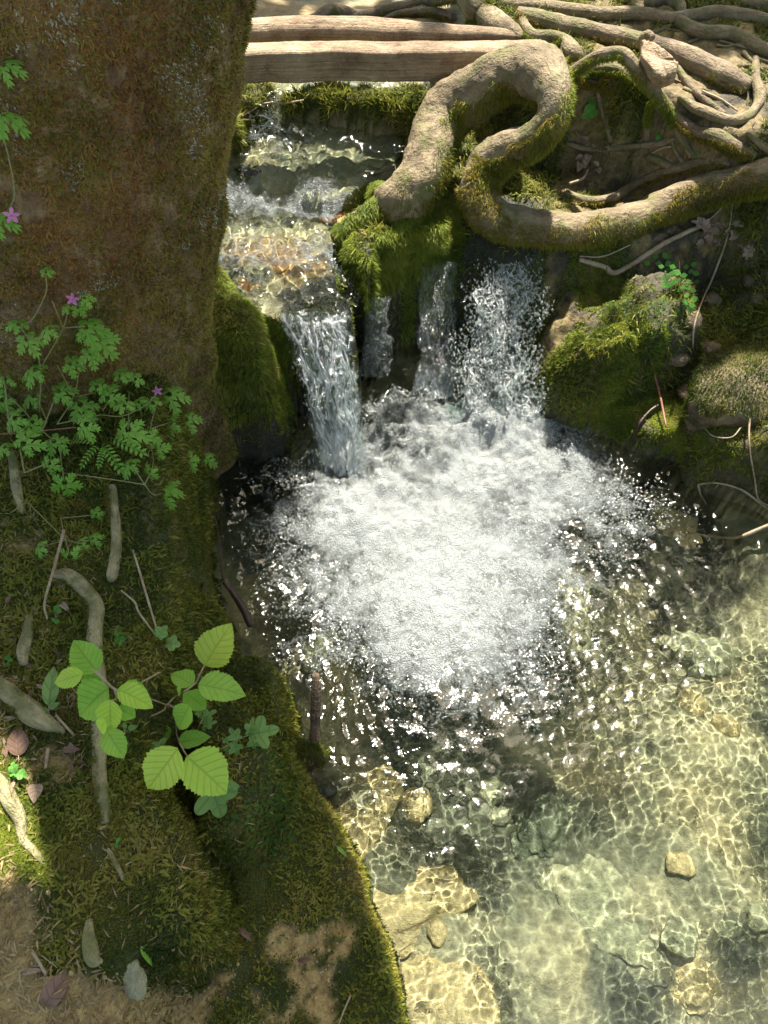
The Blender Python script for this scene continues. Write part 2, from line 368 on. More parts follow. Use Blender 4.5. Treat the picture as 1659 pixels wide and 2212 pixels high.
wet_shade = np.maximum(wet_shade, sstep(.04, -.04, sdist(GX, GY, cav))*(GZ < .25))
wet_shade = np.maximum(wet_shade, pocket*.55)  # pocket soil mixed partway to the dark tone
rf = np.zeros_like(GX)                         # dark earth patches painted through the right bank's moss for its shade
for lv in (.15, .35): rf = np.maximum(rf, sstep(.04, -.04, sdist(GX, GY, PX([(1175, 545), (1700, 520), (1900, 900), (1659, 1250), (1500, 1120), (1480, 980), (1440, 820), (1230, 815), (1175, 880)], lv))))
wet_shade = np.maximum(wet_shade, .9*rf*sstep(-.12, .16, fbm(GX+.5*GZ, GY, 10, 4, 58)+.5*fbm(GX, GY+GZ, 30, 2, 59)+.02))
patch = sstep(-.25, .15, fbm(GX, GY, 7, 3, 61)+.25)
far_ = .4*np.maximum(sstep(3.2, 3.4, GY), sstep(1.8, 2.2, np.abs(GX)))
mossm = (1-under)*(1-bare)*np.clip(1-.93*wet_shade, 0, 1)*(.45+.55*patch)*(1-.8*far_)
orange = inst*np.maximum(sstep(2.35, 2.15, GY), .5*sstep(3.1, 3.3, GY))*sstep(-.1, .25, fbm(GX, GY, 5, 2, 90)+.15)
dark_bed = np.zeros_like(GX)                       # darker patches over the pool bed, most of them towards its middle
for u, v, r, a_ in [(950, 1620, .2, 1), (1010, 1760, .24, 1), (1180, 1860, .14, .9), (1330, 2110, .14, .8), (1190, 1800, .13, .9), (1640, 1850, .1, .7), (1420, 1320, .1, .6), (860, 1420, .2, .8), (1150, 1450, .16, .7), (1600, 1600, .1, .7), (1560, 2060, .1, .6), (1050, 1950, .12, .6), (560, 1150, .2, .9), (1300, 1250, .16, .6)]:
    c_ = W(u, v, -.3); dark_bed = np.maximum(dark_bed, a_*np.exp(-((GX-c_[0])**2+(GY-c_[1])**2)/r**2))
dark_bed = sstep(.25, .6, dark_bed+.35*fbm(GX, GY, 7, 4, 33))*(1-inst)
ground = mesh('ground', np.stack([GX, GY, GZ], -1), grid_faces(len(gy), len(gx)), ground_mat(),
              attrs={'bed': under.ravel(), 'moss': np.clip(mossm*2.3, 0, 1).ravel(), 'wet': wet_shade.ravel(), 'orange': orange.ravel(), 'dark_bed': dark_bed.ravel()})  # wet also carries the painted shade of the hollows and right bank
tag(ground, kind='structure'); ground.cycles.is_caustics_receiver = True

# ------------------------------------------------------------------ moss blades
def blades(P, Nn, length, width, droop=.4, lean=.7, seed=1, jit=1.0):
    r = np.random.default_rng(seed); n = len(P)
    length = np.broadcast_to(length, n)*(.55+.9*r.random(n)); 
    a = r.normal(size=(n, 3)); a -= (a*Nn).sum(1, keepdims=True)*Nn; a /= np.linalg.norm(a, axis=1, keepdims=True)+1e-9
    side = np.cross(Nn, a)
    d1 = Nn + a*lean*r.random((n, 1))*jit; d1 /= np.linalg.norm(d1, axis=1, keepdims=True)
    d2 = d1 + a*.7 + np.array([0, 0, -droop]); d2 /= np.linalg.norm(d2, axis=1, keepdims=True)
    wv = side*(np.broadcast_to(width, n)*(.6+.8*r.random(n)))[:, None]*.5
    p0 = P - Nn*.002; p1 = p0 + d1*length[:, None]*.5; p2 = p1 + d2*length[:, None]*.6
    V = np.stack([p0-wv*.6, p0+wv*.6, p1+wv, p1-wv, p2], 1).reshape(-1, 3)
    b = np.arange(n)[:, None]*5
    T = np.concatenate([b+[0, 1, 2], b+[0, 2, 3], b+[3, 2, 4]], 0)
    return V, T
def sample_ground(n, dens, seed):
    r = np.random.default_rng(seed)
    w_ = dens.copy(); w_[:-1, :-1] *= 1
    A = np.zeros_like(w_); A[:-1, :-1] = (np.diff(GX, axis=1)[:-1]*np.diff(GY, axis=0)[:, :-1])/nzv[:-1, :-1, 2]
    # only what the sight lines can reach, plus a margin
    c, s = math.cos(PITCH), math.sin(PITCH)
    dz = GZ-CAM_H; dep = GY*c-dz*s; uu = GX/dep*F+829.5; vv = 1106-(GY*s+dz*c)/dep*F
    vis = (uu > -380) & (uu < 2040) & (vv > -80) & (vv < 2400) & (dep > .3)
    w_ = w_*A*vis/np.maximum(dep, .5)**1.2
    cdf = np.cumsum(w_.ravel()); idx = np.searchsorted(cdf, r.random(n)*cdf[-1])
    iy, ix = np.unravel_index(idx, w_.shape)
    fx, fy = r.random(n), r.random(n)
    ix1, iy1 = np.minimum(ix+1, len(gx)-1), np.minimum(iy+1, len(gy)-1)
    x = gx[ix]*(1-fx)+gx[ix1]*fx; y = gy[iy]*(1-fy)+gy[iy1]*fy
    z = (GZ[iy, ix]*(1-fx)+GZ[iy, ix1]*fx)*(1-fy)+(GZ[iy1, ix]*(1-fx)+GZ[iy1, ix1]*fx)*fy
    nn = nzv[iy, ix]; return np.stack([x, y, z], -1), nn
def moss_patch(name, n, dens, mat, label, length, width=.0022, seed=1, **kw):
    P, Nn = sample_ground(n, dens, seed)
    cl = .55+.9*vnoise(P[:, 0]*45, P[:, 1]*45+P[:, 2]*45, seed)          # clumps of longer and shorter shoots
    V, T = blades(P, Nn, length*cl, width, seed=seed, **kw)
    return tag(mesh(name, V, T, mat), label, 'moss', kind='stuff')
bright = np.zeros_like(GX)
for pts, lv, a in [([(1220, 590), (1300, 570), (1360, 600), (1340, 700), (1290, 790), (1225, 790), (1215, 700)], .33, .4),
              ([(1215, 835), (1330, 815), (1430, 850), (1500, 900), (1480, 985), (1380, 950), (1230, 890)], .12, 1),
              ([(820, 450), (900, 420), (990, 440), (990, 500), (900, 540)], .48, .8),
              ([(470, 580), (560, 640), (600, 700), (560, 740), (500, 700)], .42, .9),
              ([(600, 640), (740, 640), (745, 700), (600, 700)], .41, .7),
              ([(-200, 1650), (60, 1650), (100, 1900), (60, 1950), (-200, 1950)], .55, .9),
              ([(500, 240), (600, 190), (640, 210), (560, 260), (510, 330)], .6, .9)]:
    bright = np.maximum(bright, a*sstep(-.3, .15, fbm(GX, GY, 16, 3, 78)+.08)*sstep(.03, -.03, sdist(GX, GY, PX(pts, lv))+.03*fbm(GX, GY, 15, 2, 77)))
md = mossm*(GY < 3.3)
moss_patch('bank_moss', 430000, md*(1-.8*bright), MOSS_G, 'deep green and olive moss covering the stream banks', .014, .0026, 11)
moss_patch('feather_moss', 82000, md*(1-.8*bright)*sstep(-.3, .2, fbm(GX, GY, 11, 3, 71)+.1), MOSS_F, 'coarse feathery moss sprigs standing out over the green bank', .027, .0042, 15, lean=1.6)
lipm = bright*(1-.0*under)*(GZ > -.02)*(GY < 3.2)*(1-inst*.6)
moss_patch('bright_moss', 90000, lipm, MOSS_BR, 'bright yellow green moss cushions on the sunlit ledges', .013, .0022, 12)
goldd = md*sstep(.1, .5, fbm(GX, GY, 8, 2, 41))*(1-bright)
moss_patch('golden_moss', 60000, goldd, MOSS_GOLD, 'golden brown moss tufts mixed into the green banks', .016, .0022, 13)
# hanging moss under the left foot of the big root, and drowned moss in the stream
hang = np.maximum(sstep(.05, -.02, sdist(GX, GY, MESAS[3][1]))*(GZ > .3), .6*sstep(.06, 0, sdist(GX, GY, MESAS[4][1])))*(GZ > .12)*(GZ < .5)*(nzv[..., 2] < .9)
moss_patch('hanging_moss', 60000, hang, MOSS_BR, 'long wet moss strands hanging between the two falls', .028, .0024, 14, droop=1.4)

# ------------------------------------------------------------------ tubes: roots, sticks, stems
def catmull(P, m):
    P = np.asarray(P, float); n = len(P)
    if n < 3: return np.array([P[0]+(P[-1]-P[0])*t for t in np.linspace(0, 1, m+1)])
    E = np.vstack([2*P[0]-P[1], P, 2*P[-1]-P[-2]]); out = []
    for i in range(n-1):
        p0, p1, p2, p3 = E[i:i+4]
        for t in np.linspace(0, 1, m, endpoint=False):
            out.append(.5*((2*p1)+(-p0+p2)*t+(2*p0-5*p1+4*p2-p3)*t*t+(-p0+3*p1-3*p2+p3)*t**3))
    out.append(P[-1]); return np.array(out)
def tube_arrays(P, rad, sides=14, m=8, lump=.12, sq=1.0, seed=0, lsc=9.0, cap=True):
    Q = catmull(np.column_stack([P, rad]), m); X, r = Q[:, :3], np.abs(Q[:, 3])
    T = np.gradient(X, axis=0); T /= np.linalg.norm(T, axis=1, keepdims=True)+1e-9
    up = np.array([0, 0, 1.0]) if abs(T[0][2]) < .9 else np.array([1.0, 0, 0])
    nrm = []; v = up-T[0]*(up@T[0])
    for t in T:
        v = v-t*(v@t); v /= np.linalg.norm(v)+1e-9; nrm.append(v.copy())
    nrm = np.array(nrm); bn = np.cross(T, nrm)
    th = np.linspace(0, 2*np.pi, sides, endpoint=False)
    dirs = nrm[:, None]*np.cos(th)[None, :, None]*sq + bn[:, None]*np.sin(th)[None, :, None]
    V0 = X[:, None]+dirs*r[:, None, None]
    nz = n3(V0.reshape(-1, 3)+seed*1.37, lsc, seed % 50).reshape(V0.shape[:2]) + .6*n3(V0.reshape(-1, 3)+seed, lsc*3, 5).reshape(V0.shape[:2])
    V = X[:, None]+dirs*(r[:, None]*(1+lump*2.2*nz))[..., None]
    L = np.concatenate([[0], np.cumsum(np.linalg.norm(np.diff(X, axis=0), axis=1))])
    at = np.stack([np.cos(th)[None, :]*r[:, None], L[:, None]+0*th[None, :], np.sin(th)[None, :]*r[:, None]], -1)
    n = len(X); faces = grid_faces(n, sides, True)
    V = V.reshape(-1, 3); at = at.reshape(-1, 3); ND = (dirs/np.linalg.norm(dirs, axis=-1, keepdims=True)).reshape(-1, 3)
    if cap:
        k = len(V); V = np.vstack([V, X[0]-T[0]*r[0]*.4, X[-1]+T[-1]*r[-1]*.4]); at = np.vstack([at, at[0], at[-1]])
        i = np.arange(sides); j = (i+1) % sides
        c0 = np.stack([i, np.full(sides, k), j, j], -1)*1
        faces = (faces, np.stack([j, i, np.full(sides, k)], -1), np.stack([(n-1)*sides+i, (n-1)*sides+j, np.full(sides, k+1)], -1))
    return V, faces, at, (X, r, dirs, V0)
def quads_tris(f):
    if isinstance(f, tuple):
        q = f[0]; t = np.concatenate([q[:, [0, 1, 2]], q[:, [0, 2, 3]], f[1], f[2]], 0); return t
    return np.concatenate([f[:, [0, 1, 2]], f[:, [0, 2, 3]]], 0)
def tube(name, P, rad, mat, parent=None, **kw):
    P = np.asarray(P, float)
    V, f, at, info = tube_arrays(P, rad, **kw)
    org = P[0] if parent is None else np.zeros(3)
    o = mesh(name, V-org, quads_tris(f), mat, parent, attrs={'bark': at})
    if parent is None: o.location = org
    return o, info, org
def px_path(pts, dz=0.0, ground_rel=True):
    P, Rr = [], []
    for p in pts:
        u, v = p[0], p[1]; rp = p[2]; h = p[3] if len(p) > 3 else None
        if h is None:
            q = on(u, v, 0); s = (q[1]*math.cos(PITCH)-(q[2]-CAM_H)*math.sin(PITCH)); r = rp*s/F
            q = on(u, v, r*.6+dz)
        else:
            q = W(u, v, h); g = on(u, v, 0)
            if len(p) < 5 and g[1] < q[1]: s = (g[1]*math.cos(PITCH)-(g[2]-CAM_H)*math.sin(PITCH)); q = on(u, v, rp*s/F*.5)
            s = (q[1]*math.cos(PITCH)-(q[2]-CAM_H)*math.sin(PITCH)); r = rp*s/F
        P.append(q); Rr.append(r)
    return np.array(P), np.array(Rr)
def tube_moss(info, n, side, mat, parent, org, length=.013, seed=3, name='moss', thr=0.0, droop=.6, width=.0022, noise_sc=14, along=None):
    X, r, dirs, V0 = info; rr = np.random.default_rng(seed)
    m, k = V0.shape[:2]
    i = rr.integers(0, m-1, n*3); f = rr.random(n*3)[:, None]; j = rr.integers(0, k, n*3); g = rr.random(n*3)[:, None]; j1 = (j+1) % k
    A = V0[i, j]*(1-g)+V0[i, j1]*g; B = V0[i+1, j]*(1-g)+V0[i+1, j1]*g; P = A*(1-f)+B*f
    D = dirs[i, j]*(1-g)+dirs[i, j1]*g; D /= np.linalg.norm(D, axis=1, keepdims=True)
    sd = np.asarray(side, float); sd = sd/np.linalg.norm(sd)
    nz = 1.6*n3(P, noise_sc, seed)
    val = D@sd + nz
    if along is not None: val = val + np.interp(i/(m-1), along[0], along[1])
    keep = np.where(val > thr)[0][:n]
    V, T = blades(P[keep], D[keep], length, width, seed=seed, droop=droop)
    return mesh(name, V-org, T, mat, parent)
def c3(*pts):                                  # points read off an enlarged crop of the upper right
    return [(1055.5+p[0]*.3637, p[1]*.3637)+tuple(x*.3637 if k == 0 else x for k, x in enumerate(p[2:])) for p in pts]
def cF(*pts): return [(1055.5+p[0]*.3637, 493.8+p[1]*.3637)+tuple(x*.3637 if k == 0 else x for k, x in enumerate(p[2:])) for p in pts]
def cG(*pts): return [(p[0]*.3637, 1097.3+p[1]*.3637)+tuple(x*.3637 if k == 0 else x for k, x in enumerate(p[2:])) for p in pts]
def cD(*pts): return [(p[0]*.3637, 548.6+p[1]*.3637)+tuple(x*.3637 if k == 0 else x for k, x in enumerate(p[2:])) for p in pts]
def cH(*pts): return [(p[0]*.3637, 1608.6+p[1]*.3637)+tuple(x*.3637 if k == 0 else x for k, x in enumerate(p[2:])) for p in pts]
def cB(*pts): return [(493.8+p[0]*.3637, p[1]*.3637)+tuple(x*.3637 if k == 0 else x for k, x in enumerate(p[2:])) for p in pts]

# the big looped root
P, r = px_path([(775, 530, 30, .33, 1), (812, 490, 44, .40, 1), (845, 455, 54, .475, 1), (874, 428, 58, .53), (915, 370, 56, .6), (940, 290, 55, .66), (975, 232, 56, .72), (1040, 190, 54, .80), (1100, 155, 52, .86), (1160, 155, 56, .89),
                (1195, 200, 42, .88), (1190, 255, 34, .83), (1150, 300, 38, .76), (1095, 325, 41, .70), (1050, 360, 44, .64), (1032, 415, 42, .58), (1062, 465, 40, .53),
                (1130, 488, 38, .51), (1230, 497, 34, .50), (1330, 485, 35, .50), (1420, 450, 34, .51), (1510, 417, 38, .56), (1600, 390, 37, .63), (1720, 370, 42, .70), (1860, 350, 44, .74), (2000, 335, 40, .74), (2140, 320, 30, .68, 1), (2230, 315, 16, .6, 1)])
o, info, org = tube('looped_root', P, r*.96, BARK, sides=32, m=10, lump=.15, seed=4, lsc=11)
tag(o, 'thick mossy root looping in an S above the right waterfall', 'root')
tube_moss(info, 34000, (.2, -.55, -.6), MOSS_GOLD, o, org, .017, 21, thr=.12, along=([0, .2, .5, .6, 1], [.1, -.5, .1, .35, .3]))
tube_moss(info, 16000, (.6, -.45, -.3), MOSS_BR, o, org, .018, 22, thr=.35, along=([0, .1, .22, .4, .5, 1], [.9, .6, .1, .1, .3, -.4]), droop=1.2)
for pts_, mt_ in ((((860, 438, 34, .50, 1), (815, 462, 30, .485, 1), (765, 482, 22, .475, 1), (722, 515, 12, .45, 1)), BARK), (((880, 450, 34, .50, 1), (878, 480, 30, .475, 1), (862, 520, 22, .44, 1), (850, 560, 12, .36, 1)), BARK), (((850, 445, 30, .5, 1), (820, 420, 22, .485, 1), (790, 415, 12, .46, 1)), BARK_D)):
    P, r = px_path(pts_); _, i2, _ = tube('root_fork', P-org, r, mt_, o, sides=16, lump=.2, seed=17)
    tube_moss(i2, 5000, (.2, -.4, .1), MOSS_BR, o, np.zeros(3), .02, 27, thr=.1, droop=1.3)

ROOTS = [
 (c3((-60, 20, 30), (150, 28, 38), (400, 50, 38), (650, 80, 38), (900, 80, 36), (1060, 108, 32), (1200, 95, 36), (1400, 75, 38), (1680, 130, 38), (1900, 190, 36)), BARK, 'long pale root running level along the very top of the bank'),
 (c3((170, 85, 40), (300, 115, 50), (500, 160, 52), (700, 205, 52), (900, 250, 52), (1080, 300, 55), (1240, 370, 62), (1400, 450, 66), (1530, 520, 58)), BARK_D, 'thickest straight root slanting down right behind the sawn root end'),
 (c3((190, 80, 36), (215, 150, 30), (270, 210, 34), (380, 220, 38), (450, 250, 44), (500, 310, 48), (545, 350, 30)), BARK, 'short knuckled root bending down right beside the log ends'),
 (c3((1120, 120, 34), (1250, 185, 38), (1450, 205, 40), (1600, 280, 36), (1760, 330, 34)), BARK, 'smooth root at the upper right edge above the bare soil'),
 (c3((440, 470, 32, .74), (560, 385, 34, .82), (690, 320, 34, .88), (800, 320, 34, .89), (870, 400, 34, .86), (930, 480, 34, .82), (1000, 560, 34, .79), (1070, 650, 34, .74), (1110, 730, 32, .70), (1150, 810, 28, .65), (1210, 930, 24, .58)), BARK, 'arched root springing free of the earth in the middle of the tangle'),
 (c3((1070, 640, 30), (1140, 710, 32), (1240, 780, 34), (1360, 810, 42), (1450, 870, 42), (1580, 930, 30)), BARK_D, 'mossy root branching to the right from under the arched root'),
 (c3((1130, 570, 16), (1210, 630, 26), (1300, 670, 30), (1420, 715, 30), (1520, 700, 30), (1585, 640, 26), (1610, 570, 36), (1585, 470, 28), (1585, 350, 20)), BARK, 'hooked root curling back up to the right around bare soil'),
 (c3((1120, 400, 16), (1190, 500, 22), (1290, 600, 22), (1400, 680, 18)), BARK_D, 'thin straight root dropping from the sawn root end'),
 (c3((480, 480, 20), (600, 415, 26), (750, 405, 26), (860, 470, 24)), BARK_D, 'shaded root tucked just behind the arched root'),
 (c3((500, 470, 22), (600, 490, 24), (740, 530, 18)), BARK_D, 'stubby root in the shade beneath the arched root'),
 (c3((960, 600, 20, .72), (945, 700, 22, .64), (935, 830, 24, .53)), BARK_D, 'upright root propping the arched root'),
 (c3((705, 420, 14, .79), (655, 530, 18, .72), (670, 650, 15, .66), (700, 740, 17, .6), (725, 840, 16, .54)), BARK, 'slim mossy root hanging in front of the earth bank'),
 (c3((455, 850, 14, .52), (600, 885, 18, .51), (800, 875, 20, .51), (1000, 855, 18, .53), (1100, 825, 14, .56)), BARK, 'level root holding a heap of dead leaves'),
 (c3((455, 1145, 20), (600, 1195, 28), (750, 1170, 28), (880, 1090, 28), (1050, 1020, 28), (1250, 970, 28), (1430, 975, 20)), BARK, 'grey root lying parallel just above the long arm of the looped root'),
 (c3((950, 930, 24), (1020, 960, 26), (1100, 1000, 22)), BARK_D, 'short root stub pointing at the grey parallel root'),
 (c3((1090, 830, 14, .6), (1110, 900, 15, .55), (1160, 970, 16, .5)), BARK_D, 'small root prop under the arched root by the ivy'),
 (cB((140, 150, 24), (350, 135, 30), (500, 125, 34), (620, 70, 44), (780, 95, 30), (950, 55, 32), (1200, 10, 32), (1500, -60, 30)), BARK_D, 'lichened root behind the logs beside the sandy bed'),
 (cB((900, 125, 14), (1000, 90, 22), (1120, 75, 26), (1250, 80, 28), (1340, 110, 26)), BARK_D, 'dark root just behind the thin end of the rear log'),
 (cB((1380, -120, 60), (1450, 10, 62), (1520, 80, 60), (1640, 170, 66), (1740, 240, 36)), BARK, 'broad root foot spreading down to where the logs end'),
 (c3((1450, -30, 34), (1500, 10, 26), (1560, 20, 30), (1700, 40, 26)), BARK_D, 'root fragment in the farthest upper right corner'),
 (c3((1540, 780, 22), (1620, 860, 24), (1720, 930, 24)), BARK, 'short root at the right edge under the hooked root'),
 (c3((940, 10, 30), (1050, -10, 40), (1130, 30, 36), (1150, 90, 20)), BARK, 'stout root joining the top root from behind'),
]
for k, (pts, mt, lab) in enumerate(ROOTS):
    P, r = px_path(pts)
    o, info, org = tube('tree_root', P, r, mt, sides=16, m=8, lump=.12, seed=30+k)
    tag(o, lab, 'root', 'tree roots on the right bank')
    if k in (4, 5, 11, 13, 16, 17, 1, 18, 8, 9, 2, 10): tube_moss(info, 3600, (.1, -.5, -.5), (MOSS_BR, MOSS_GOLD)[k % 2], o, org, .012, 100+k, thr=.4)
rr = random.Random(12)
for k in range(34):
    x, y = rr.uniform(450, 1600), rr.uniform(150, 900) if k % 2 else rr.uniform(60, 420)
    if k % 2 and y > 900-.5*abs(x-500): y *= .6
    a = rr.uniform(-.3, 1.0); l = rr.uniform(120, 380); pts = []; r0 = rr.uniform(5, 13)
    for i in range(5): pts.append((x, y, r0*(1-.13*i))); a += rr.uniform(-.5, .5); x += l/4*math.cos(a); y += l/4*math.sin(a)*.7
    P, r = px_path(c3(*pts)); tag(tube('rootlet', P, r, (BARK, BARK_D)[k % 3 == 0], sides=8, m=6, lump=.25, seed=500+k)[0], 'thin rootlet threading between the larger roots of the right bank', 'rootlet', 'rootlets in the tangle')
LROOTS = [
 (cG((660, -130, 28), (675, 0, 32), (690, 120, 32), (690, 260, 34), (665, 400, 34), (650, 430, 16)), 'straight pale root between the cranesbill and the moss'),
 (cG((320, 400, 20), (400, 400, 38), (500, 480, 44), (570, 580, 46), (570, 680, 44), (560, 780, 42), (575, 900, 40), (590, 1050, 40), (585, 1230, 42), (590, 1400, 42), (590, 1560, 40), (605, 1700, 38), (620, 1800, 32), (625, 1870, 20)), 'long twisting pale root running down beneath the hazel leaves'),
 (cG((175, 640, 20), (165, 740, 34), (140, 850, 40), (140, 930, 22)), 'short stubby pale root lying in leaf litter'),
 (cG((-120, 980, 40), (0, 1060, 48), (90, 1130, 52), (180, 1210, 66), (260, 1270, 50), (380, 1330, 20)), 'knobbly root end with a knot beside the brown leaf'),
 (cH((-140, 110, 40), (0, 240, 44), (70, 350, 42), (120, 450, 34), (140, 560, 26), (220, 650, 24), (270, 710, 12)), 'root crossing out of the sunny patch at the left edge'),
 (cH((640, 620, 12), (690, 710, 16), (735, 800, 14)), 'small pale rootlet poking from the mossy mound'),
 (cH((530, 1040, 20), (530, 1150, 40), (555, 1270, 44), (610, 1290, 10)), 'worn root stub where the moss meets sandy soil'),
 (cD((65, 1180, 20), (85, 1280, 28), (100, 1400, 32), (130, 1540, 26)), 'pale root by the left edge under the cranesbill'),
]
for k, (pts, lab) in enumerate(LROOTS):
    P, r = px_path(pts)
    o, info, org = tube('tree_root', P, r, BARK_P, sides=16, m=8, lump=.14, seed=70+k)
    tag(o, lab, 'root', 'pale roots on the left bank')
    if k in (1, 0, 3): tube_moss(info, 1600, (-.8, 0, .1), MOSS_G, o, org, .010, 160+k, thr=.5)

# the sawn root end
def slab(name, outline, h, mat, label, cat, thick=.03, tilt=None, dh=.05):
    P = np.array([W(u, v, hh) for (u, v), hh in zip(outline, h)]); c = P.mean(0); n = len(P)
    nn = np.zeros(3)
    for i in range(n): nn += np.cross(P[i]-c, P[(i+1) % n]-c)
    nn /= np.linalg.norm(nn); nn = nn*(1 if nn[2] > 0 else -1)
    fine = []
    for i in range(n):
        for t in np.linspace(0, 1, 6, endpoint=False): fine.append(P[i]*(1-t)+P[(i+1) % n]*t)
    fine = np.array(fine); fine += .0015*rng.normal(size=fine.shape); m = len(fine)
    rings = [c+(fine-c)*.001, c+(fine-c)*.5, c+(fine-c)*.92, c+(fine-c)*.99-nn*.004, c+(fine-c)*1.02-nn*.014, c+(fine-c)*.97-nn*thick]
    V = np.concatenate(rings)-c; f = grid_faces(len(rings), m, True)
    at = np.stack([V[:, 0]*.4, V[:, 1]*2.5, V[:, 2]], -1)
    o = mesh(name, V, f, mat, attrs={'bark': at}); o.location = c
    return tag(o, label, cat)
slab('sawn_root', c3((905, 330), (915, 225), (985, 245), (1075, 310), (1128, 370), (1118, 425), (1040, 462), (985, 430)), [.90, .93, .93, .92, .90, .885, .87, .88], WOOD,
     'flat sawn root end facing up in the middle of the roots', 'root end', .06)
P, r = px_path(c3((925, 320, 22, .86), (915, 240, 26, .9), (945, 205, 24, .92), (975, 225, 18, .92)))
tag(tube('tree_root', P, r, BARK, sides=12, lump=.15, seed=91)[0], 'little knob of root curling over the sawn end', 'root', 'tree roots on the right bank')

# logs of the footbridge
def log(name, A, B, prof, mat, label, n=60, bow=0.0, seed=1, taper=None):
    A, B = np.array(A), np.array(B); d = B-A; L = np.linalg.norm(d); t = d/L
    s = np.cross(t, [0, 0, 1]); s /= np.linalg.norm(s); u = np.cross(s, t)
    if s[1] > 0: s = -s
    V, at = [], []
    for i in range(n):
        f = i/(n-1); k = taper(f) if taper else 1
        for (a, b) in prof:
            V.append(t*L*f + s*a*k + u*(b*k+bow*math.sin(math.pi*f))); at.append((a*3, L*f, b*3))
    V = np.array(V); m = len(prof)
    V += (.011*n3(V+seed, 6, seed)[:, None]+.003*n3(V*1.0+seed, 30, seed)[:, None])*np.array([0, 1, 1])
    f = grid_faces(n, m, True); c = np.arange(m)
    V = np.vstack([V, V[:m].mean(0), V[-m:].mean(0)]); k = len(V)
    tr = np.concatenate([quads_tris(f), np.stack([(c+1) % m, c, np.full(m, k-2)], -1), np.stack([(n-1)*m+c, (n-1)*m+(c+1) % m, np.full(m, k-1)], -1)])
    at += [at[0], at[-1]]
    o = mesh(name, V, tr, mat, attrs={'bark': np.array(at)}); o.location = A
    return tag(o, label, 'log', 'logs of the footbridge')
def rounded(wd, ht, r, k=4):
    out = []
    for cx, cy, a0 in ((wd/2-r, ht/2-r, 0), (-wd/2+r, ht/2-r, 90), (-wd/2+r, -ht/2+r, 180), (wd/2-r, -ht/2+r, 270)):
        for i in range(k+1):
            a = R(a0+90*i/k); out.append((cx+r*math.cos(a), cy+r*math.sin(a)))
    return out
PA = W(400, 117, .862); PB = W(1175, 110, .862)
PA[1] += .045; PB[1] += .045; PA[2] -= .05; PB[2] -= .05
log('bridge_beam', PA, PB, rounded(.088, .10, .014), WOOD, 'squared front log with a dark face spanning the stream', seed=3)
PA = W(350, 70, .80); PB = W(1140, 76, .81)
log('bridge_log', PA, PB, [(.05*math.cos(a), .036*math.sin(a)) for a in np.linspace(0, 2*math.pi, 20, endpoint=False)], WOOD,
    'rounded rear log tapering towards the roots', seed=9, bow=.016, taper=lambda f: 1.0 if f < .6 else 1-.62*(f-.6)/.4)

# ------------------------------------------------------------------ the big tree
def trunk_axis(z):
    lean = np.clip((z-.4), 0, 1.2)*.36 + np.clip(z-1.6, 0, 9)*.237
    return -.992+lean, 1.72 - .0*z
def trunk_rad(z, th):
    base = .37 - .095*np.clip(z-1.3, 0, 2.4) + .02*np.exp(-np.clip(z-.45, 0, 5)/.12)
    base = np.maximum(base, .12)
    fl = .03*np.sin(3*th+1.0)+.018*np.sin(5*th+2.2+z)
    k = np.exp(-np.clip(z-.45, 0, 5)/.22)
    fl = fl*(.7+.6*k) + k*.07*np.exp(-((np.angle(np.exp(1j*(th-R(-25)))))/.5)**2) + k*.05*np.exp(-((np.angle(np.exp(1j*(th-R(-100)))))/.7)**2)
    return base+fl
zs = np.concatenate([np.arange(.0, 1.7, .02), np.arange(1.7, 6.5, .15)]); th = np.linspace(0, 2*np.pi, 120, endpoint=False)
ZZ, TH = np.meshgrid(zs, th, indexing='ij'); ax, ay = trunk_axis(ZZ); RR = trunk_rad(ZZ, TH)
TV = np.stack([ax+RR*np.cos(TH), ay+RR*np.sin(TH), ZZ], -1)
nn_ = n3(TV.reshape(-1, 3)*[1, 1, .35], 13, 9).reshape(ZZ.shape)*.03 + n3(TV.reshape(-1, 3), 7, 3).reshape(ZZ.shape)*.035 + n3(TV.reshape(-1, 3), 26, 4).reshape(ZZ.shape)*.012
TV = np.stack([ax+(RR+nn_)*np.cos(TH), ay+(RR+nn_)*np.sin(TH), ZZ], -1)
TO = np.array([-.9, 1.7, .5])
tree = empty('tree', TO, 'massive moss covered tree trunk leaning over the falls from the left bank', 'tree')
mesh('trunk', TV.reshape(-1, 3)-TO, grid_faces(len(zs), len(th), True), BARK_T, tree,
     attrs={'bark': np.stack([TH*.4, ZZ, 0*ZZ], -1).reshape(-1, 3)})
def trunk_pts(n, seed, z0=.02, z1=1.75):
    r = np.random.default_rng(seed)
    z = r.uniform(z0, z1, n); t = r.uniform(R(-175), R(20), n)
    iz = np.clip(np.searchsorted(zs, z)-1, 0, len(zs)-2); ft = (t % (2*np.pi))/(2*np.pi)*len(th); it = ft.astype(int) % len(th); g = (ft-np.floor(ft))[:, None]
    f = ((z-zs[iz])/(zs[iz+1]-zs[iz]))[:, None]
    a = TV[iz, it]*(1-g)+TV[iz, (it+1) % len(th)]*g; b = TV[iz+1, it]*(1-g)+TV[iz+1, (it+1) % len(th)]*g
    P = a*(1-f)+b*f; D = np.stack([np.cos(t), np.sin(t), 0*t-.05], -1); D /= np.linalg.norm(D, axis=1, keepdims=True)
    return P, D
P, D = trunk_pts(330000, 5)
nz = n3(P, 4, 8); keepb = nz > -.33+.0*P[:, 2]
greenf = sstep(.95, .4, P[:, 2]+.8*n3(P, 5, 17)) + sstep(-.75, -1.0, P[:, 0]-.2*P[:, 2]+.5*n3(P, 5, 19))*.8 + sstep(-.15, .1, D[:, 0]-.75)*.8
pale = (n3(P, 8, 44) > .27) & (P[:, 2] > .65)                  # worn patches where the bark shows
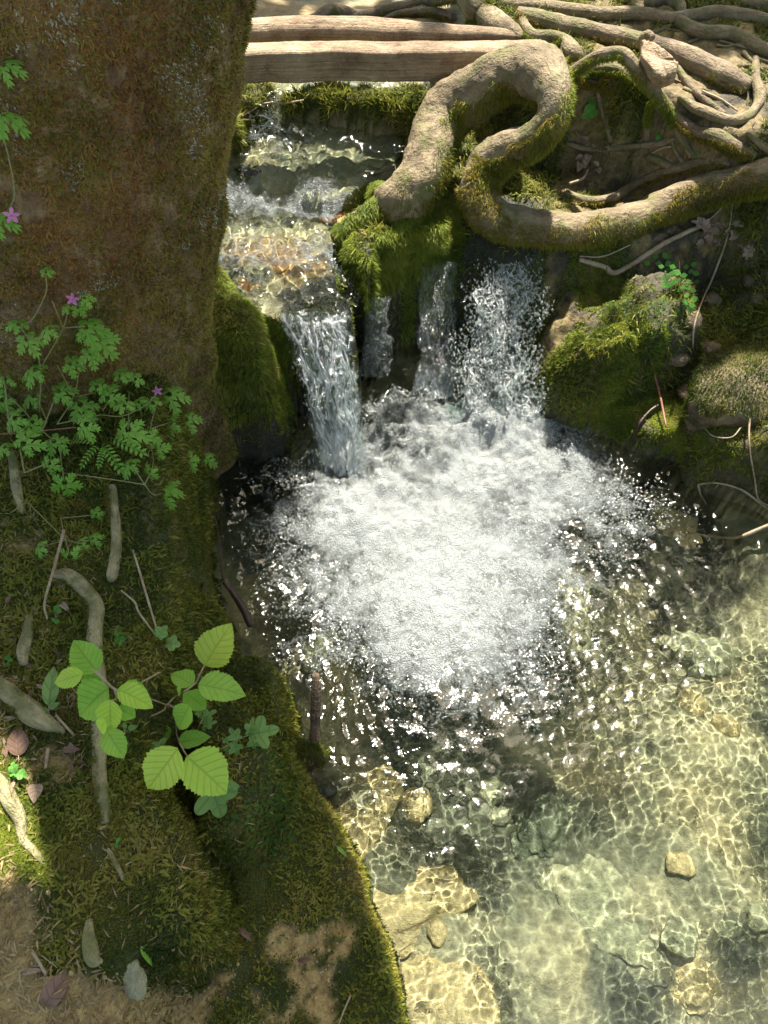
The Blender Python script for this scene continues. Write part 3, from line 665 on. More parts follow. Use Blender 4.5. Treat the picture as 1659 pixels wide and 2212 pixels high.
rr = rng.random(len(P)); isg = rr < np.clip(np.where(P[:, 2] < .62, greenf*1.2, greenf*.65), 0, .92)
for nm, msk, mt, ln in (('moss', ~isg & ~pale, MOSS_T, .007), ('moss', isg & ~pale, MOSS_TG, .009)):
    V, T = blades(P[msk], D[msk], ln*(.5+1.1*vnoise(P[msk][:, 0]*38+P[msk][:, 1]*38, P[msk][:, 2]*38, 3)), .0032, seed=6, droop=.15, lean=2.6); mesh(nm, V-TO, T, mt, tree)
P, D = trunk_pts(90000, 15); lm = (n3(P, 8, 71, 2) + .6*n3(P, 34, 7, 2) > .22) & (P[:, 2] > .8)
V, T = blades(P[lm], D[lm], .007, .003, seed=8, droop=.1, lean=1.5); mesh('lichen', V-TO, T, LICHEN, tree)

# crown far above the frame: unseen, its leaves thinned along sun lines to shape shade on the banks
lit = [PX(p, z) for p, z in [
  ([(650, 960), (640, 1100), (590, 1150), (600, 1330), (640, 1380), (720, 1500), (760, 1620), (755, 1700), (830, 1830), (850, 1960), (890, 2060), (920, 2212), (950, 2700), (2600, 2700), (2600, 1000), (1560, 985), (1330, 960), (1170, 890), (960, 855), (800, 860), (640, 930)], .0),
  ([(600, 672), (760, 690), (790, 860), (960, 860), (1000, 600), (1170, 600), (1180, 880), (960, 900), (690, 930)], .22),
  ([(480, 700), (600, 690), (760, 690), (900, 560), (880, 430), (850, 330), (560, 210), (500, 260), (440, 500)], .43),
  ([(450, 130), (880, 120), (960, 60), (960, 20), (450, -40)], .8),
  ([(890, 480), (900, 330), (1010, 190), (1150, 100), (1240, 150), (1230, 300), (1600, 330), (1800, 330), (1800, 460), (1500, 480), (1260, 560), (1010, 540)], .6),
  ([(1050, 110), (1060, -30), (1240, -30), (1330, 70), (1330, 120), (1600, 300), (1560, 420), (1240, 420), (1200, 160)], .8),
  ([(1210, 830), (1430, 830), (1500, 930), (1659, 830), (1659, 960), (1500, 990), (1230, 920)], .12),
  ([(1490, 830), (1720, 800), (1720, 1000), (1500, 1000)], .25), ([(1225, 600), (1290, 585), (1330, 640), (1290, 700), (1225, 690)], .36),
  ([(-900, 1730), (55, 1730), (80, 1850), (85, 1960), (60, 2060), (-900, 2120)], .52)]]
def crown_leaves(n, seed):
    r = np.random.default_rng(seed)
    c = np.array([(r.uniform(-5, 5), r.uniform(1.0, 9.5), r.uniform(4.4, 7.5)) for _ in range(200)])
    i = r.integers(0, len(c), n); P = c[i] + r.normal(size=(n, 3))*[.5, .5, .22]
    k = (P[:, 2]-.35)/SUN[2]; gx_, gy_ = P[:, 0]-SUN[0]*k, P[:, 1]-SUN[1]*k
    d = np.full(n, 9.0)
    for poly in lit: d = np.minimum(d, sdist(gx_, gy_, poly))
    keep = (d > .05) & ~((d < .5) & (vnoise(gx_*7, gy_*7, 3) > .9))
    return P[keep]
CP = crown_leaves(14000, 3)
# an extra layer of leafy twigs directly up-sun of the left bank and the cliff, so their shade is whole
r_ = np.random.default_rng(9); q = np.stack([r_.uniform(-1.3, 2.3, 26000), r_.uniform(-.7, 3.6, 26000), r_.uniform(4.3, 5.6, 26000)], -1)
d = np.full(len(q), 9.0)
for poly in lit: d = np.minimum(d, sdist(q[:, 0], q[:, 1], poly))
q = q[(d > .02) & (vnoise(q[:, 0]*9, q[:, 1]*9, 15) > np.where(q[:, 0] > .3, .22, .08))]
k = (q[:, 2]-.35)/SUN[2]; q[:, 0] += SUN[0]*k; q[:, 1] += SUN[1]*k
CP = np.vstack([CP, q])
nrm = r_.normal(size=(len(CP), 3))+[0, 0, 1.3]; nrm /= np.linalg.norm(nrm, axis=1, keepdims=True)
a = r_.normal(size=(len(CP), 3)); a -= (a*nrm).sum(1, keepdims=True)*nrm; a /= np.linalg.norm(a, axis=1, keepdims=True); b = np.cross(nrm, a)
sz = np.where(np.arange(len(CP)) < len(CP)-len(q), .13, .05)[:, None]
V = np.stack([CP-a*sz, CP+b*sz*.55-a*sz*.1, CP+a*sz, CP-b*sz*.55-a*sz*.1], 1).reshape(-1, 3)
i = np.arange(len(CP))[:, None]*4
mesh('shade_crown', V-TO, np.concatenate([i+[0, 1, 2], i+[0, 2, 3]]), LEAF_C, tree)
for k in range(7):
    an = R(200)+k*R(25); s = np.array([trunk_axis(5.0+.2*k)[0], 1.72, 5.0+.2*k])
    e = s+np.array([math.cos(an)*3.2, math.sin(an)*3.2, 1.2]); m_ = (s+e)/2+[0, 0, .35]
    tube('limb', np.array([s, m_, e])-TO, [.1, .06, .02], BARK_T, tree, sides=8, lump=.1, seed=k)

# ------------------------------------------------------------------ rocks
def ico(sub):
    import bmesh
    bm = bmesh.new(); bmesh.ops.create_icosphere(bm, subdivisions=sub, radius=1)
    V = np.array([v.co[:] for v in bm.verts]); Fc = np.array([[v.index for v in f.verts] for f in bm.faces]); bm.free(); return V, Fc
ICO5 = ico(5); ICO3 = ico(3); ICO0 = ico(1)
def rock(name, c, dim, mat, label, cat='rock', group=None, seed=1, rot=0, sub=ICO5, rough=.3, recv=False):
    V, Fc = sub; V = V.copy(); r = np.random.default_rng(seed)
    for _ in range(7):                         # a few blunt facets
        n = r.normal(size=3); n /= np.linalg.norm(n); d = V@n; k = .72+.2*r.random(); V -= np.where(d > k, (d-k)*.8, 0)[:, None]*n
    V = V*(1+rough*n3(V+seed*3.3, 1.3, seed % 40)[:, None]+rough*.35*n3(V+seed, 5, 3)[:, None])
    V = V*np.array(dim); cs, sn = math.cos(rot), math.sin(rot)
    V = np.stack([V[:, 0]*cs-V[:, 1]*sn, V[:, 0]*sn+V[:, 1]*cs, V[:, 2]], -1)
    o = mesh(name, V, Fc, mat); o.location = tuple(float(x) for x in c)
    if recv: o.cycles.is_caustics_receiver = True
    return tag(o, label, cat, group)
def rock_moss(o, n, mat, thr, seed, length=.012, up=(0, 0, 1)):
    me = o.data; k = len(me.vertices); V = np.zeros(k*3); me.vertices.foreach_get('co', V); V = V.reshape(-1, 3)
    Nn = np.zeros(k*3); me.vertices.foreach_get('normal', Nn); Nn = Nn.reshape(-1, 3)
    r = np.random.default_rng(seed); i = r.integers(0, k, n); P = V[i]+r.normal(size=(n, 3))*.003; D = Nn[i]
    kp = D@np.array(up)+1.5*n3(P, 12, seed) > thr
    Vb, T = blades(P[kp], D[kp], length, .0022, seed=seed); mesh('moss', Vb, T, mat, o)
c = on(1600, 880); b1 = rock('boulder', c+np.array([.03, .09, -.06]), (.2, .17, .17), ROCK_B, 'big brown boulder half covered in moss at the right edge', seed=5, rot=.3)
rock_moss(b1, 36000, MOSS_G, .3, 3)
c = on(1560, 985); b2 = rock('boulder', W(1615, 965, .13), (.17, .12, .1), ROCK_B, 'sunlit mossy boulder with bare crest overhanging the pool edge', seed=8, rot=-.2)
rock_moss(b2, 26000, MOSS_BR, .1, 4, up=(-.5, -.4, .7))
for k, (u, v, w_, d_, h_, lab) in enumerate([(1540, 650, .05, .03, .03, 'small tan stone left of its pair under the right roots'), (1640, 650, .05, .03, .03, 'small tan stone at the right edge high on the bank'),
        (1495, 690, .055, .04, .04, 'angular tan stone in the dark gap above the boulder'), (1540, 755, .06, .03, .03, 'reddish flat stone wedged above the boulder'), (1485, 850, .045, .03, .025, 'orange brown stone below the green stem'),
        (1620, 610, .04, .025, .03, 'little buff stone up beneath the dead leaves'), (1460, 775, .06, .04, .035, 'dull brown stone behind the green stem')]):
    rock('stone', on(u, v)+[0, .012, -.004], (w_*.8, d_, h_*.7), ROCK_B, lab, 'stone', 'loose stones in the right bank', seed=40+k, rot=k, sub=ICO3)
SUBM = [ # u v  level, half sizes, material, label
 (1400, 1580, -.22, .2, .15, .1, BED_Y, 'large bright yellow stone under the clear water'),
 (1330, 1660, -.24, .1, .08, .07, BED_Y, 'smaller yellow stone against the large yellow one underwater'),
 (1500, 1770, -.27, .16, .13, .06, BED_G, 'flat pale green stone under the water below the yellow one'),
 (1330, 1960, -.26, .2, .17, .08, BED_G, 'broad olive slab lying under water near the bottom'),
 (1330, 2110, -.33, .18, .09, .05, BED_D, 'dark submerged stone beside the olive slab'),
 (1180, 1790, -.27, .11, .08, .09, BED_D, 'blackish submerged stone in the middle of the pool'),
 (1270, 1750, -.26, .09, .1, .05, BED_G, 'rounded brown stone beside the blackish one underwater'),
 (1560, 1940, -.25, .12, .11, .07, BED_G, 'pale blue grey stone underwater near the right edge'),
 (1490, 2080, -.28, .09, .09, .06, BED_Y, 'small yellowish stone underwater at the lower right'),
 (1050, 2060, -.25, .14, .12, .07, BED_G, 'pale flat stone underwater beside the bright shallows'),
 (1160, 1560, -.3, .1, .08, .07, BED_D, 'dark stone underwater below the foam tail'),
 (1530, 1420, -.2, .14, .1, .09, BED_G, 'mossy grey stone underwater by the right bank'),
 (1260, 1330, -.27, .12, .09, .06, BED_G, 'ochre stone underwater right of the foam'),
 (1640, 1700, -.25, .13, .13, .07, BED_G, 'grey green stone underwater at the right edge'),
 (870, 1960, -.155, .1, .2, .07, BED_Y, 'pale stone in the bright shallows along the left bank'),
 (790, 1760, -.15, .07, .15, .06, BED_Y, 'upper pale stone in the shallows by the mossy edge'),
 (960, 2170, -.15, .12, .14, .06, BED_Y, 'warm tan stone in the shallows at the bottom edge'),
 (690, 1400, -.17, .08, .05, .05, BED_G, 'cream stone showing through bubbles above the mound'),
 (1470, 1110, -.15, .12, .09, .06, BED_Y, 'mossy yellow stone just under the surface at right'),
]
for k, (u, v, z, a_, b_, c_, mt, lab) in enumerate(SUBM):
    p = W(u, v, z*.75); p[2] = z-.04
    rock('submerged_stone', p, (a_, b_, c_*.7), mt, lab, 'stone', 'stones under the pool', seed=200+k, rot=k*.8, sub=ICO5, rough=.6, recv=True)
r_ = np.random.default_rng(77)
for k in range(9):                            # cobbles scattered over the pool floor
    u, v = r_.uniform(780, 1640), r_.uniform(1480, 2200)
    p = W(u, v, -.22); z = float(terrain(np.array([p[0]]), np.array([p[1]]))[0])
    if z > -.06: continue
    s = r_.uniform(.025, .06); p[2] = z+.25*s
    rock('cobble', p, (s*1.2, s, s*.6), (BED_Y, BED_G)[k % 2], 'small cobble lying among the larger stones on the pool floor', 'stone', 'cobbles on the pool floor', seed=300+k, rot=k, sub=ICO3, recv=True)
for k, (u, v, s, mt, lab) in enumerate([(590, 560, .09, BED_O, 'orange stone glowing under the stream above the left fall'), (660, 610, .06, BED_O, 'small orange stone near the lip of the left fall'),
      (800, 330, .1, BED_G, 'pale stone in the stream below the far ledge'), (720, 455, .07, BED_O, 'tan stone by the foot of the looped root'), (640, 330, .08, BED_G, 'brownish stone in the middle of the upper stream'),
      (530, 600, .06, BED_O, 'orange stone against the trunk in the stream')]):
    p = on(u, v); p[2] -= s*.12
    rock('stream_stone', p-np.array([0, 0, .012]), (s, s*.8, s*.25), mt, lab, 'stone', 'stones in the upper stream', seed=400+k, rot=k, sub=ICO3, recv=True)
rock('stone', on(283, 2112), (.035, .022, .016), BED_G, 'grey stone set in sandy soil at the foot of the mossy mound', 'stone', seed=61, rot=-.9, sub=ICO5, rough=.7)

# ------------------------------------------------------------------ water
def glass_mat():
    m, nt, out = new_mat('clear_water'); n = N(nt)
    g = n('BsdfGlass', IOR=1.33, Roughness=0.0, Color=(.95, 1, .955, 1))
    P = n('TexCoord').outputs['Object']
    bp = n('Bump', Height=n('TexNoise', Vector=P, Scale=150.0, Detail=1.0).outputs[0], Strength=.2, Distance=.003)
    f = n('BsdfGlossy', Roughness=.055, Normal=bp.outputs[0], Color=(1, 1, 1, 1))   # the finest ripples, below the mesh's size
    mx = n('MixShader', Fac=.009, i1=g.outputs[0], i2=f.outputs[0])
    nt.links.new(mx.outputs[0], out.inputs[0]); return m
WATER = glass_mat()
_rw = np.random.default_rng(21)
_ks = [(2*np.pi/l, _rw.uniform(0, 2*np.pi), _rw.uniform(0, 2*np.pi)) for l in np.exp(_rw.uniform(np.log(.012), np.log(.075), 90))]
FALL_L = W(745, 1000)[:2]; FALL_R = W(1080, 905)[:2]
def rough_at(x, y):
    d1 = np.hypot(x-FALL_L[0], y-FALL_L[1]); d2 = np.hypot((x-FALL_R[0])*.8, y-FALL_R[1])
    return .26+.8*np.exp(-(d1/.85)**2)+1.8*np.exp(-(d1/.32)**2)+.4*np.exp(-(d2/.8)**2)+1.8*np.exp(-(d2/.32)**2)
def waves(x, y, amp=1.0):
    z = np.zeros_like(x); xw = x+.03*fbm(x, y, 4, 2, 7); yw = y+.03*fbm(x, y, 4, 2, 8)
    zl = np.zeros_like(x)
    for i_, (k, a, p) in enumerate(_ks): z = z + (.105/k)*np.sin(k*(xw*math.cos(a)+yw*math.sin(a))+p)/math.sqrt(45)*1.7
    for i_, (k, a, p) in enumerate(_ks[:40]): k = k*.4; zl = zl + (.09/k)*np.sin(k*(xw*math.cos(a+1)+yw*math.sin(a+1))+p)/math.sqrt(20)*1.5
    z = z*(.25+1.25*sstep(.3, .7, vnoise(x*4.5+2, y*4.5, 5)*.65+vnoise(x*11, y*11, 6)*.35)) + zl*.6
    z = z + .010*fbm(x, y, 9, 3, 66)*(rough_at(x, y)-.3)
    return z*amp*rough_at(x, y)
def pool_z(x, y):
    d1 = np.hypot(x-FALL_L[0], y-FALL_L[1]+.08); d2 = np.hypot((x-FALL_R[0])*.7, y-FALL_R[1]+.1)
    return waves(x, y) + .018*np.exp(-(d2/.22)**2) - .008*np.exp(-(d1/.08)**2)+.012*np.exp(-((d1-.17)/.07)**2)
wx = np.arange(-1.0, 2.1, .0042); wy = np.arange(-.6, 2.25, .0042)
X, Y = np.meshgrid(wx, wy); Z = pool_z(X, Y)
wo = mesh('water', np.stack([X, Y, Z], -1), grid_faces(len(wy), len(wx)), WATER)
tag(wo, 'clear rippling pool below the falls', None, kind='structure'); wo.cycles.is_caustics_caster = True
# upper stream
def stream_surf(x, y):
    rip = 2.2+2.8*np.exp(-((y+.1*x-2.40)/.1)**2)+1.6*np.exp(-((y-2.08)/.15)**2)+1.5*np.exp(-((y-2.8)/.07)**2)
    return stream_z(x, y) + waves(x+5, y, .9)*rip/rough_at(x+5, y)/.9 + .006*fbm(x, y, 14, 3, 5)*rip
sx = np.arange(-1.1, .62, .008); sy = np.arange(1.80, 3.22, .008)
X, Y = np.meshgrid(sx, sy); Z = stream_surf(X, Y)
dl = sdist(X, Y, MESAS[0][1]); fq = grid_faces(len(sy), len(sx)); okv = (dl < .012).ravel()
fq = fq[okv[fq].all(1)]
so = mesh('water', np.stack([X, Y, Z], -1), fq, WATER); tag(so, 'shallow glittering stream above the falls', None, kind='structure'); so.cycles.is_caustics_caster = True

# foam sheet
def foam_mat(name='foam', sc=260.0):
    m, nt, out = new_mat(name); n = N(nt); P = n('TexCoord').outputs['Object']
    dn = n('Attribute', p_attribute_name='foam').outputs['Fac']
    n1 = n('TexNoise', Vector=P, Scale=17.0, Detail=8.0, Roughness=.78, Distortion=.4).outputs[0]
    vo = n('TexVoronoi', Vector=P, Scale=sc, Randomness=1.0); vd = vo.outputs['Distance']
    f = math_(nt, 'ADD', math_(nt, 'MULTIPLY', dn, 1.35), math_(nt, 'MULTIPLY_ADD', n1, 2.8, -1.65))
    f = math_(nt, 'ADD', f, math_(nt, 'MULTIPLY_ADD', vd, .5, -.25))
    al = ramp(nt, f, [(.3, (0, 0, 0)), (1.0, (1, 1, 1))])
    bp = n('Bump', Height=vd, Strength=1.0, Distance=.007, p_invert=True)
    cl = mixc(nt, math_(nt, 'POWER', dn, 2.5), (.22, .24, .23), (.37, .39, .375))
    d = n('BsdfPrincipled', Base_Color=cl, Roughness=.18, Normal=bp.outputs[0]); d.inputs['IOR'].default_value = 1.5
    tr = n('BsdfTransparent')
    mx = n('MixShader', Fac=math_(nt, 'MULTIPLY', al, .93), i1=tr.outputs[0], i2=d.outputs[0])
    nt.links.new(mx.outputs[0], out.inputs[0]); return m
FOAM = foam_mat()
FB = [(870, 1140, 270, 150, 1.0), (960, 1230, 190, 190, 1.0), (1090, 1010, 150, 90, 1.0), (1220, 1040, 120, 80, .9), (760, 1080, 150, 80, .8), (1000, 1350, 150, 110, .8), (780, 1290, 180, 110, .42),
      (900, 930, 140, 80, .8), (1110, 1480, 110, 90, .45), (1320, 1120, 140, 80, .5), (860, 1430, 220, 90, .35), (1150, 1230, 180, 110, .5), (1080, 930, 130, 60, 1.0), (990, 1560, 160, 80, .2),
      (700, 1420, 80, 50, .4), (1250, 900, 70, 50, .25)]
def foam_density(x, y):
    a = (y*math.sin(PITCH)+(0-CAM_H)*math.cos(PITCH)); dep = y*math.cos(PITCH)+CAM_H*math.sin(PITCH)
    u = x/dep*F+829.5; v = 1106-a/dep*F; d = np.zeros_like(x)
    for cu, cv, ru, rv, s in FB: d = 1-(1-d)*(1-s*np.exp(-(((u-cu)/ru)**2+((v-cv)/rv)**2)*1.1))
    return np.clip(d, 0, 1)
# (the ellipses above are only a convenient way of writing where on the pool the foam lies)
fx_ = np.arange(-.75, 1.3, .005); fy_ = np.arange(.4, 1.98, .005)
X, Y = np.meshgrid(fx_, fy_)
_qx, _qy = X+.09*fbm(X, Y, 5, 3, 81), Y+.09*fbm(X, Y, 5, 3, 82)
DN = foam_density(X, Y); DN = np.clip(DN*(1.02+.95*fbm(_qx, _qy, 6.5, 4, 83)*(1.25-DN)), 0, 1)
Z = pool_z(X, Y)+.003+.012*np.clip(DN-.35, 0, 1)*(1+1.1*fbm(X, Y, 11, 4, 12))+.006*DN*fbm(X, Y, 60, 2, 13)
fq = grid_faces(len(fy_), len(fx_)); fq = fq[(DN.ravel()[fq] > .04).all(1)]
fo = mesh('foam', np.stack([X, Y, Z], -1), fq, FOAM, attrs={'foam': DN.ravel()})
tag(fo, 'white churned foam spreading from the foot of both falls', 'foam', kind='stuff')
X, Y = np.meshgrid(np.arange(-.9, .4, .006), np.arange(1.9, 3.0, .006))
DS = np.maximum.reduce([.4*np.exp(-((X+.42)/.16)**2)*(Y < 2.75), .75*np.exp(-((Y+.1*X-2.36)/.07)**2), .6*np.exp(-((Y-2.16)/.12)**2)*(X < -.05), .7*np.exp(-((Y-2.82)/.06)**2-((X+.35)/.15)**2), .45*np.exp(-((Y-2.7)/.1)**2-((X+.45)/.12)**2)])
Z = stream_surf(X, Y)+.003; d_ = sdist(X, Y, MESAS[0][1])
fq = grid_faces(*X.shape); fq = fq[((DS.ravel() > .05) & (d_.ravel() < .0))[fq].all(1)]
fo = mesh('foam', np.stack([X, Y, Z], -1), fq, FOAM, attrs={'foam': np.clip(DS.ravel()*1.0, 0, 1)})
tag(fo, 'broken white riffles on the stream above the left fall', 'foam', kind='stuff')
# bubbles
def bubble_mat():
    m, nt, out = new_mat('bubble'); n = N(nt)
    fr = n('LayerWeight', Blend=.35).outputs['Facing']
    g = n('BsdfGlossy', Roughness=.08, Color=(1, 1, 1, 1)); d = n('BsdfDiffuse', Color=(.7, .74, .7, 1)); tr = n('BsdfTransparent')
    a = n('MixShader', Fac=.65, i1=d.outputs[0], i2=g.outputs[0])
    mx = n('MixShader', Fac=math_(nt, 'MULTIPLY_ADD', fr, .62, .08), i1=tr.outputs[0], i2=a.outputs[0])
    nt.links.new(mx.outputs[0], out.inputs[0]); return m
BUB = bubble_mat()
def spheres(P, r, base=ICO0):
    V, Fc = base; n, k = len(P), len(V)
    VV = (P[:, None]+V[None]*r[:, None, None]).reshape(-1, 3)
    return VV, (Fc[None]+(np.arange(n)*k)[:, None, None]).reshape(-1, 3)
r_ = np.random.default_rng(5); n = 170000
x, y = r_.uniform(-.7, 1.3, n), r_.uniform(.35, 1.98, n); dn = foam_density(x, y)
pb = np.clip(dn*1.5, 0, 1)*(1-.55*dn)*sstep(-.35, .35, fbm(x, y, 9, 3, 19)+.15)
kp = r_.random(n) < pb*.6*sstep(.04, .3, dn); x, y, dn = x[kp], y[kp], dn[kp]
rad = r_.uniform(.0014, .0042, len(x))*(1+.4*(r_.random(len(x)) > .93))
VV, FF = spheres(np.stack([x, y, pool_z(x, y)+.001+.012*np.clip(dn-.35, 0, 1)], -1), rad)
tag(mesh('bubbles', VV, FF, BUB), 'countless tiny bubbles drifting on the pool around the foam', 'bubbles', kind='stuff')

# ------------------------------------------------------------------ falls
def fall_mat(name, white, sc=(30, 6, 30)):
    m, nt, out = new_mat(name); n = N(nt)
    at = n('Attribute', p_attribute_name='flow').outputs['Vector']; ed = n('Attribute', p_attribute_name='edge').outputs['Fac']
    mp = n('Mapping', Vector=at, Scale=sc).outputs[0]
    no = n('TexNoise', Vector=mp, Scale=2.0, Detail=6.0, Roughness=.7, Distortion=1.6).outputs[0]
    vo = n('TexVoronoi', Vector=mp, Scale=1.3, p_feature='DISTANCE_TO_EDGE').outputs['Distance']
    net = ramp(nt, math_(nt, 'ADD', vo, math_(nt, 'MULTIPLY_ADD', no, .5, -.25)), [(0, (1, 1, 1)), (.1, (0, 0, 0))])
    wf = math_(nt, 'MULTIPLY', math_(nt, 'ADD', net, ramp(nt, no, [(.54, (0, 0, 0)), (.63, (1, 1, 1))]), clamp=True), white)
    wf = math_(nt, 'ADD', wf, n('Attribute', p_attribute_name='froth').outputs['Fac'], clamp=True)
    hh = math_(nt, 'ADD', no, math_(nt, 'MULTIPLY', net, .4))
    bp = n('Bump', Height=hh, Strength=1.0, Distance=.02)
    gl = n('BsdfGlossy', Roughness=.16, Normal=bp.outputs[0], Color=(1, 1, 1, 1))
    df = n('BsdfDiffuse', Color=(.78, .82, .82, 1), Normal=bp.outputs[0]); tl = n('BsdfTranslucent', Color=(.93, .95, .94, 1), Normal=bp.outputs[0])
    dt = n('MixShader', Fac=.68, i1=df.outputs[0], i2=tl.outputs[0])
    wh = n('MixShader', Fac=.35, i1=dt.outputs[0], i2=gl.outputs[0]); tr = n('BsdfTransparent', Color=(.9, .95, .93, 1))
    clear = n('MixShader', Fac=.09, i1=tr.outputs[0], i2=gl.outputs[0])
    mx = n('MixShader', Fac=wf, i1=clear.outputs[0], i2=wh.outputs[0])
    mx2 = n('MixShader', Fac=ed, i1=mx.outputs[0], i2=tr.outputs[0])
    nt.links.new(mx2.outputs[0], out.inputs[0]); return m
def fall(name, Ltop, Rtop, Lbot, Rbot, arc, mat, label, nu=90, nv=260, jit=.01, seed=1, off=(0, 0, 0), pw=2.0, froth=.8, gaps=.12):
    Lt, Rt, Lb, Rb = map(np.array, (Ltop, Rtop, Lbot, Rbot)); r = np.random.default_rng(seed)
    s = np.linspace(0, 1, nu)[None, :, None]; t = np.linspace(0, 1, nv)[:, None, None]
    top = Lt*(1-s)+Rt*s; bot = Lb*(1-s)+Rb*s
    hz = t; vz = t**pw
    P = top*(1-hz)+bot*hz; P = np.broadcast_to(P, (nv, nu, 3)).copy()
    P[..., 2] = (top[..., 2]*(1-vz[..., 0])+bot[..., 2]*vz[..., 0])
    S = np.broadcast_to(s[..., 0], (nv, nu)); T = np.broadcast_to(t[..., 0], (nv, nu))
    b = np.sin(np.pi*S)**.5
    n1 = fbm(S*3+seed, T*3, 2.2, 4, seed); n2 = fbm(S*9, T*5+seed, 2, 4, seed+5)
    P[..., 1] -= arc*b + jit*(n1+.8*n2)*T**.4*2; P[..., 2] += jit*.6*n2
    P[..., 0] += jit*1.2*fbm(S*2, T*4, 2, 3, seed+9)*(1+T)
    Wd_ = np.linalg.norm(Rt-Lt); L_ = np.linalg.norm(Lb-Lt)
    rg = vnoise(S*Wd_/.010+3*n1, T*L_/.022+2*n2, seed+40)-.5; rg2 = vnoise(S*Wd_/.022+2*n2, T*L_/.06, seed+41)-.5
    P[..., 1] -= (.007*rg+.014*rg2)*(.5+T); P[..., 2] += .006*rg
    e = np.minimum(S, 1-S) + .10*fbm(S, T, 7, 4, seed+2) - gaps*np.clip(.25+fbm(S*1.6+seed, T*.9, 3, 3, seed+3)*1.8, 0, 1)*(1-.75*T)
    ed = 1-sstep(.0, .1, e)
    L = np.linalg.norm(bot.mean((0, 1))-top.mean((0, 1))); Wd = np.linalg.norm(Rt-Lt)
    at = np.stack([S*Wd, T*L, n1*.02], -1); fr = froth*sstep(.72, 1.0, T+.2*n1)
    V = P.reshape(-1, 3); org = (Lt+Rt)/2
    o = mesh(name, V-org, grid_faces(nv, nu), mat, attrs={'flow': at.reshape(-1, 3), 'edge': ed.ravel(), 'froth': fr.ravel()}); o.location = org
    return tag(o, label, 'waterfall'), P
FM1 = fall_mat('falling_water', 1.0, (22, 5, 22)); FM2 = fall_mat('white_falling_water', 1.0, (48, 22, 48)); FM3 = fall_mat('thin_trickles', .3, (34, 7, 34))
f1, PL = fall('waterfall', W(602, 668, .425), W(752, 668, .425), W(688, 1003, .0), W(795, 1012, .0), .035, FM1, 'narrow free falling sheet of clear water dropping from the lip beside the trunk', seed=2, pw=1.55)
fall('waterfall_back', W(612, 670, .41), W(748, 670, .41), W(690, 985, .0), W(790, 992, .0), .01, FM1, '', seed=12, pw=1.55, froth=.5)[0].name = 'inner_sheet'
inner = bpy.data.objects['inner_sheet']; 
for kk in ('label', 'category'):
    if kk in inner: del inner[kk]
inner.location = inner.location - f1.location; inner.parent = f1
f2, PR = fall('waterfall', W(1030, 535, .43), W(1152, 535, .43), W(968, 900, .0), W(1176, 915, .0), .09, FM2, 'broad white cascade tumbling over mossy rock beneath the looped root', seed=5, jit=.03, pw=1.25, nu=120, gaps=.3)
f3, _ = fall('waterfall', W(800, 640, .33), W(842, 640, .33), W(770, 810, .06), W(850, 810, .06), .01, FM3, 'faint thin curtain of trickles in the dark hollow between the main falls', seed=8, pw=1.3, froth=0, nu=40)
f4, _ = fall('waterfall', W(905, 560, .36), W(985, 560, .36), W(900, 850, .0), W(990, 850, .0), .02, FM3, 'ragged dark trickle just left of the broad cascade', seed=9, pw=1.3, nu=50, froth=.7)
# trickle under the buttress
P = np.array([W(590, 830, .2), W(598, 860, .14), W(612, 900, .07), W(622, 945, .0)])
tag(tube('water_trickle', P, [.002, .0028, .0025, .003], BUB, sides=6, lump=.3, lsc=40)[0], 'thin silver thread of water dripping from the mossy buttress', 'trickle')
# droplets and streaks thrown off by the falls
def drops(Pf, n, sp, rmin, rmax, seed, name, label, stretch=1.0):
    r = np.random.default_rng(seed); a, b = Pf.shape[:2]
    i = (r.random(n)**.6*(a-1)).astype(int); j = r.integers(0, b, n)
    P = Pf[i, j]+r.normal(size=(n, 3))*np.array([sp, sp, sp*.6])*(.4+1.2*(i/a))[:, None]; P[:, 1] -= abs(r.normal(size=n))*sp
    P[:, 2] = np.maximum(P[:, 2], .004)
    V, Fc = ICO0; rr = r.uniform(rmin, rmax, n); VV = (P[:, None]+V[None]*rr[:, None, None]*np.array([1, 1, stretch])).reshape(-1, 3)
    return tag(mesh(name, VV, (Fc[None]+(np.arange(n)*len(V))[:, None, None]).reshape(-1, 3), BUB), label, 'spray', kind='stuff')
drops(PL, 500, .005, .001, .0034, 1, 'spray', 'droplets breaking off the narrow fall', 2.2)
drops(PR, 4200, .014, .0012, .0042, 2, 'spray', 'dense white droplets over the broad cascade', 1.5)

# ------------------------------------------------------------------ leaves and plants
def blade_leaf(L, Wd, serr=.06, nser=14, fold=.25, curl=.15, wave=.03, tip=1.6, n=30, m=11, rib=7):
    s = np.linspace(0, 1, n)[:, None]; t = np.linspace(-1, 1, m)[None, :]
    prof = np.sin(np.pi*np.clip(s, 0, 1)**.72)**.75*(1-.18*s)*np.where(s > .8, 1-((s-.8)/.2)**tip*.35, 1); prof[0] = .02; prof[-1] = 0
    edge = 1+serr*((s*nser*1.0) % 1.0-.4)*2
    hw = Wd/2*prof*np.where(np.abs(t) > .95, edge, 1)
    x = s*L + 0*t - np.abs(t)*hw*.12*0; y = t*hw; ph = ((s-np.abs(t)*.22)*rib) % 1
    z = np.abs(t)*hw*fold - curl*L*(s-.35)**2 + .05*Wd*(.5-np.abs(ph-.5))*np.abs(t)**.3*.5 + wave*L*np.sin(s*9+t*2)*np.abs(t)*.3
    V = np.stack([x, y, z+0*x], -1).reshape(-1, 3)
    return V, grid_faces(n, m), np.stack([s+0*t, t+0*s, 0*x], -1).reshape(-1, 3)
def frame(base, tip, up):
    X = tip-base; L = np.linalg.norm(X); X = X/L; Z = up-X*(up@X); Z /= np.linalg.norm(Z); Y = np.cross(Z, X)
    return np.stack([X, Y, Z], 0), L
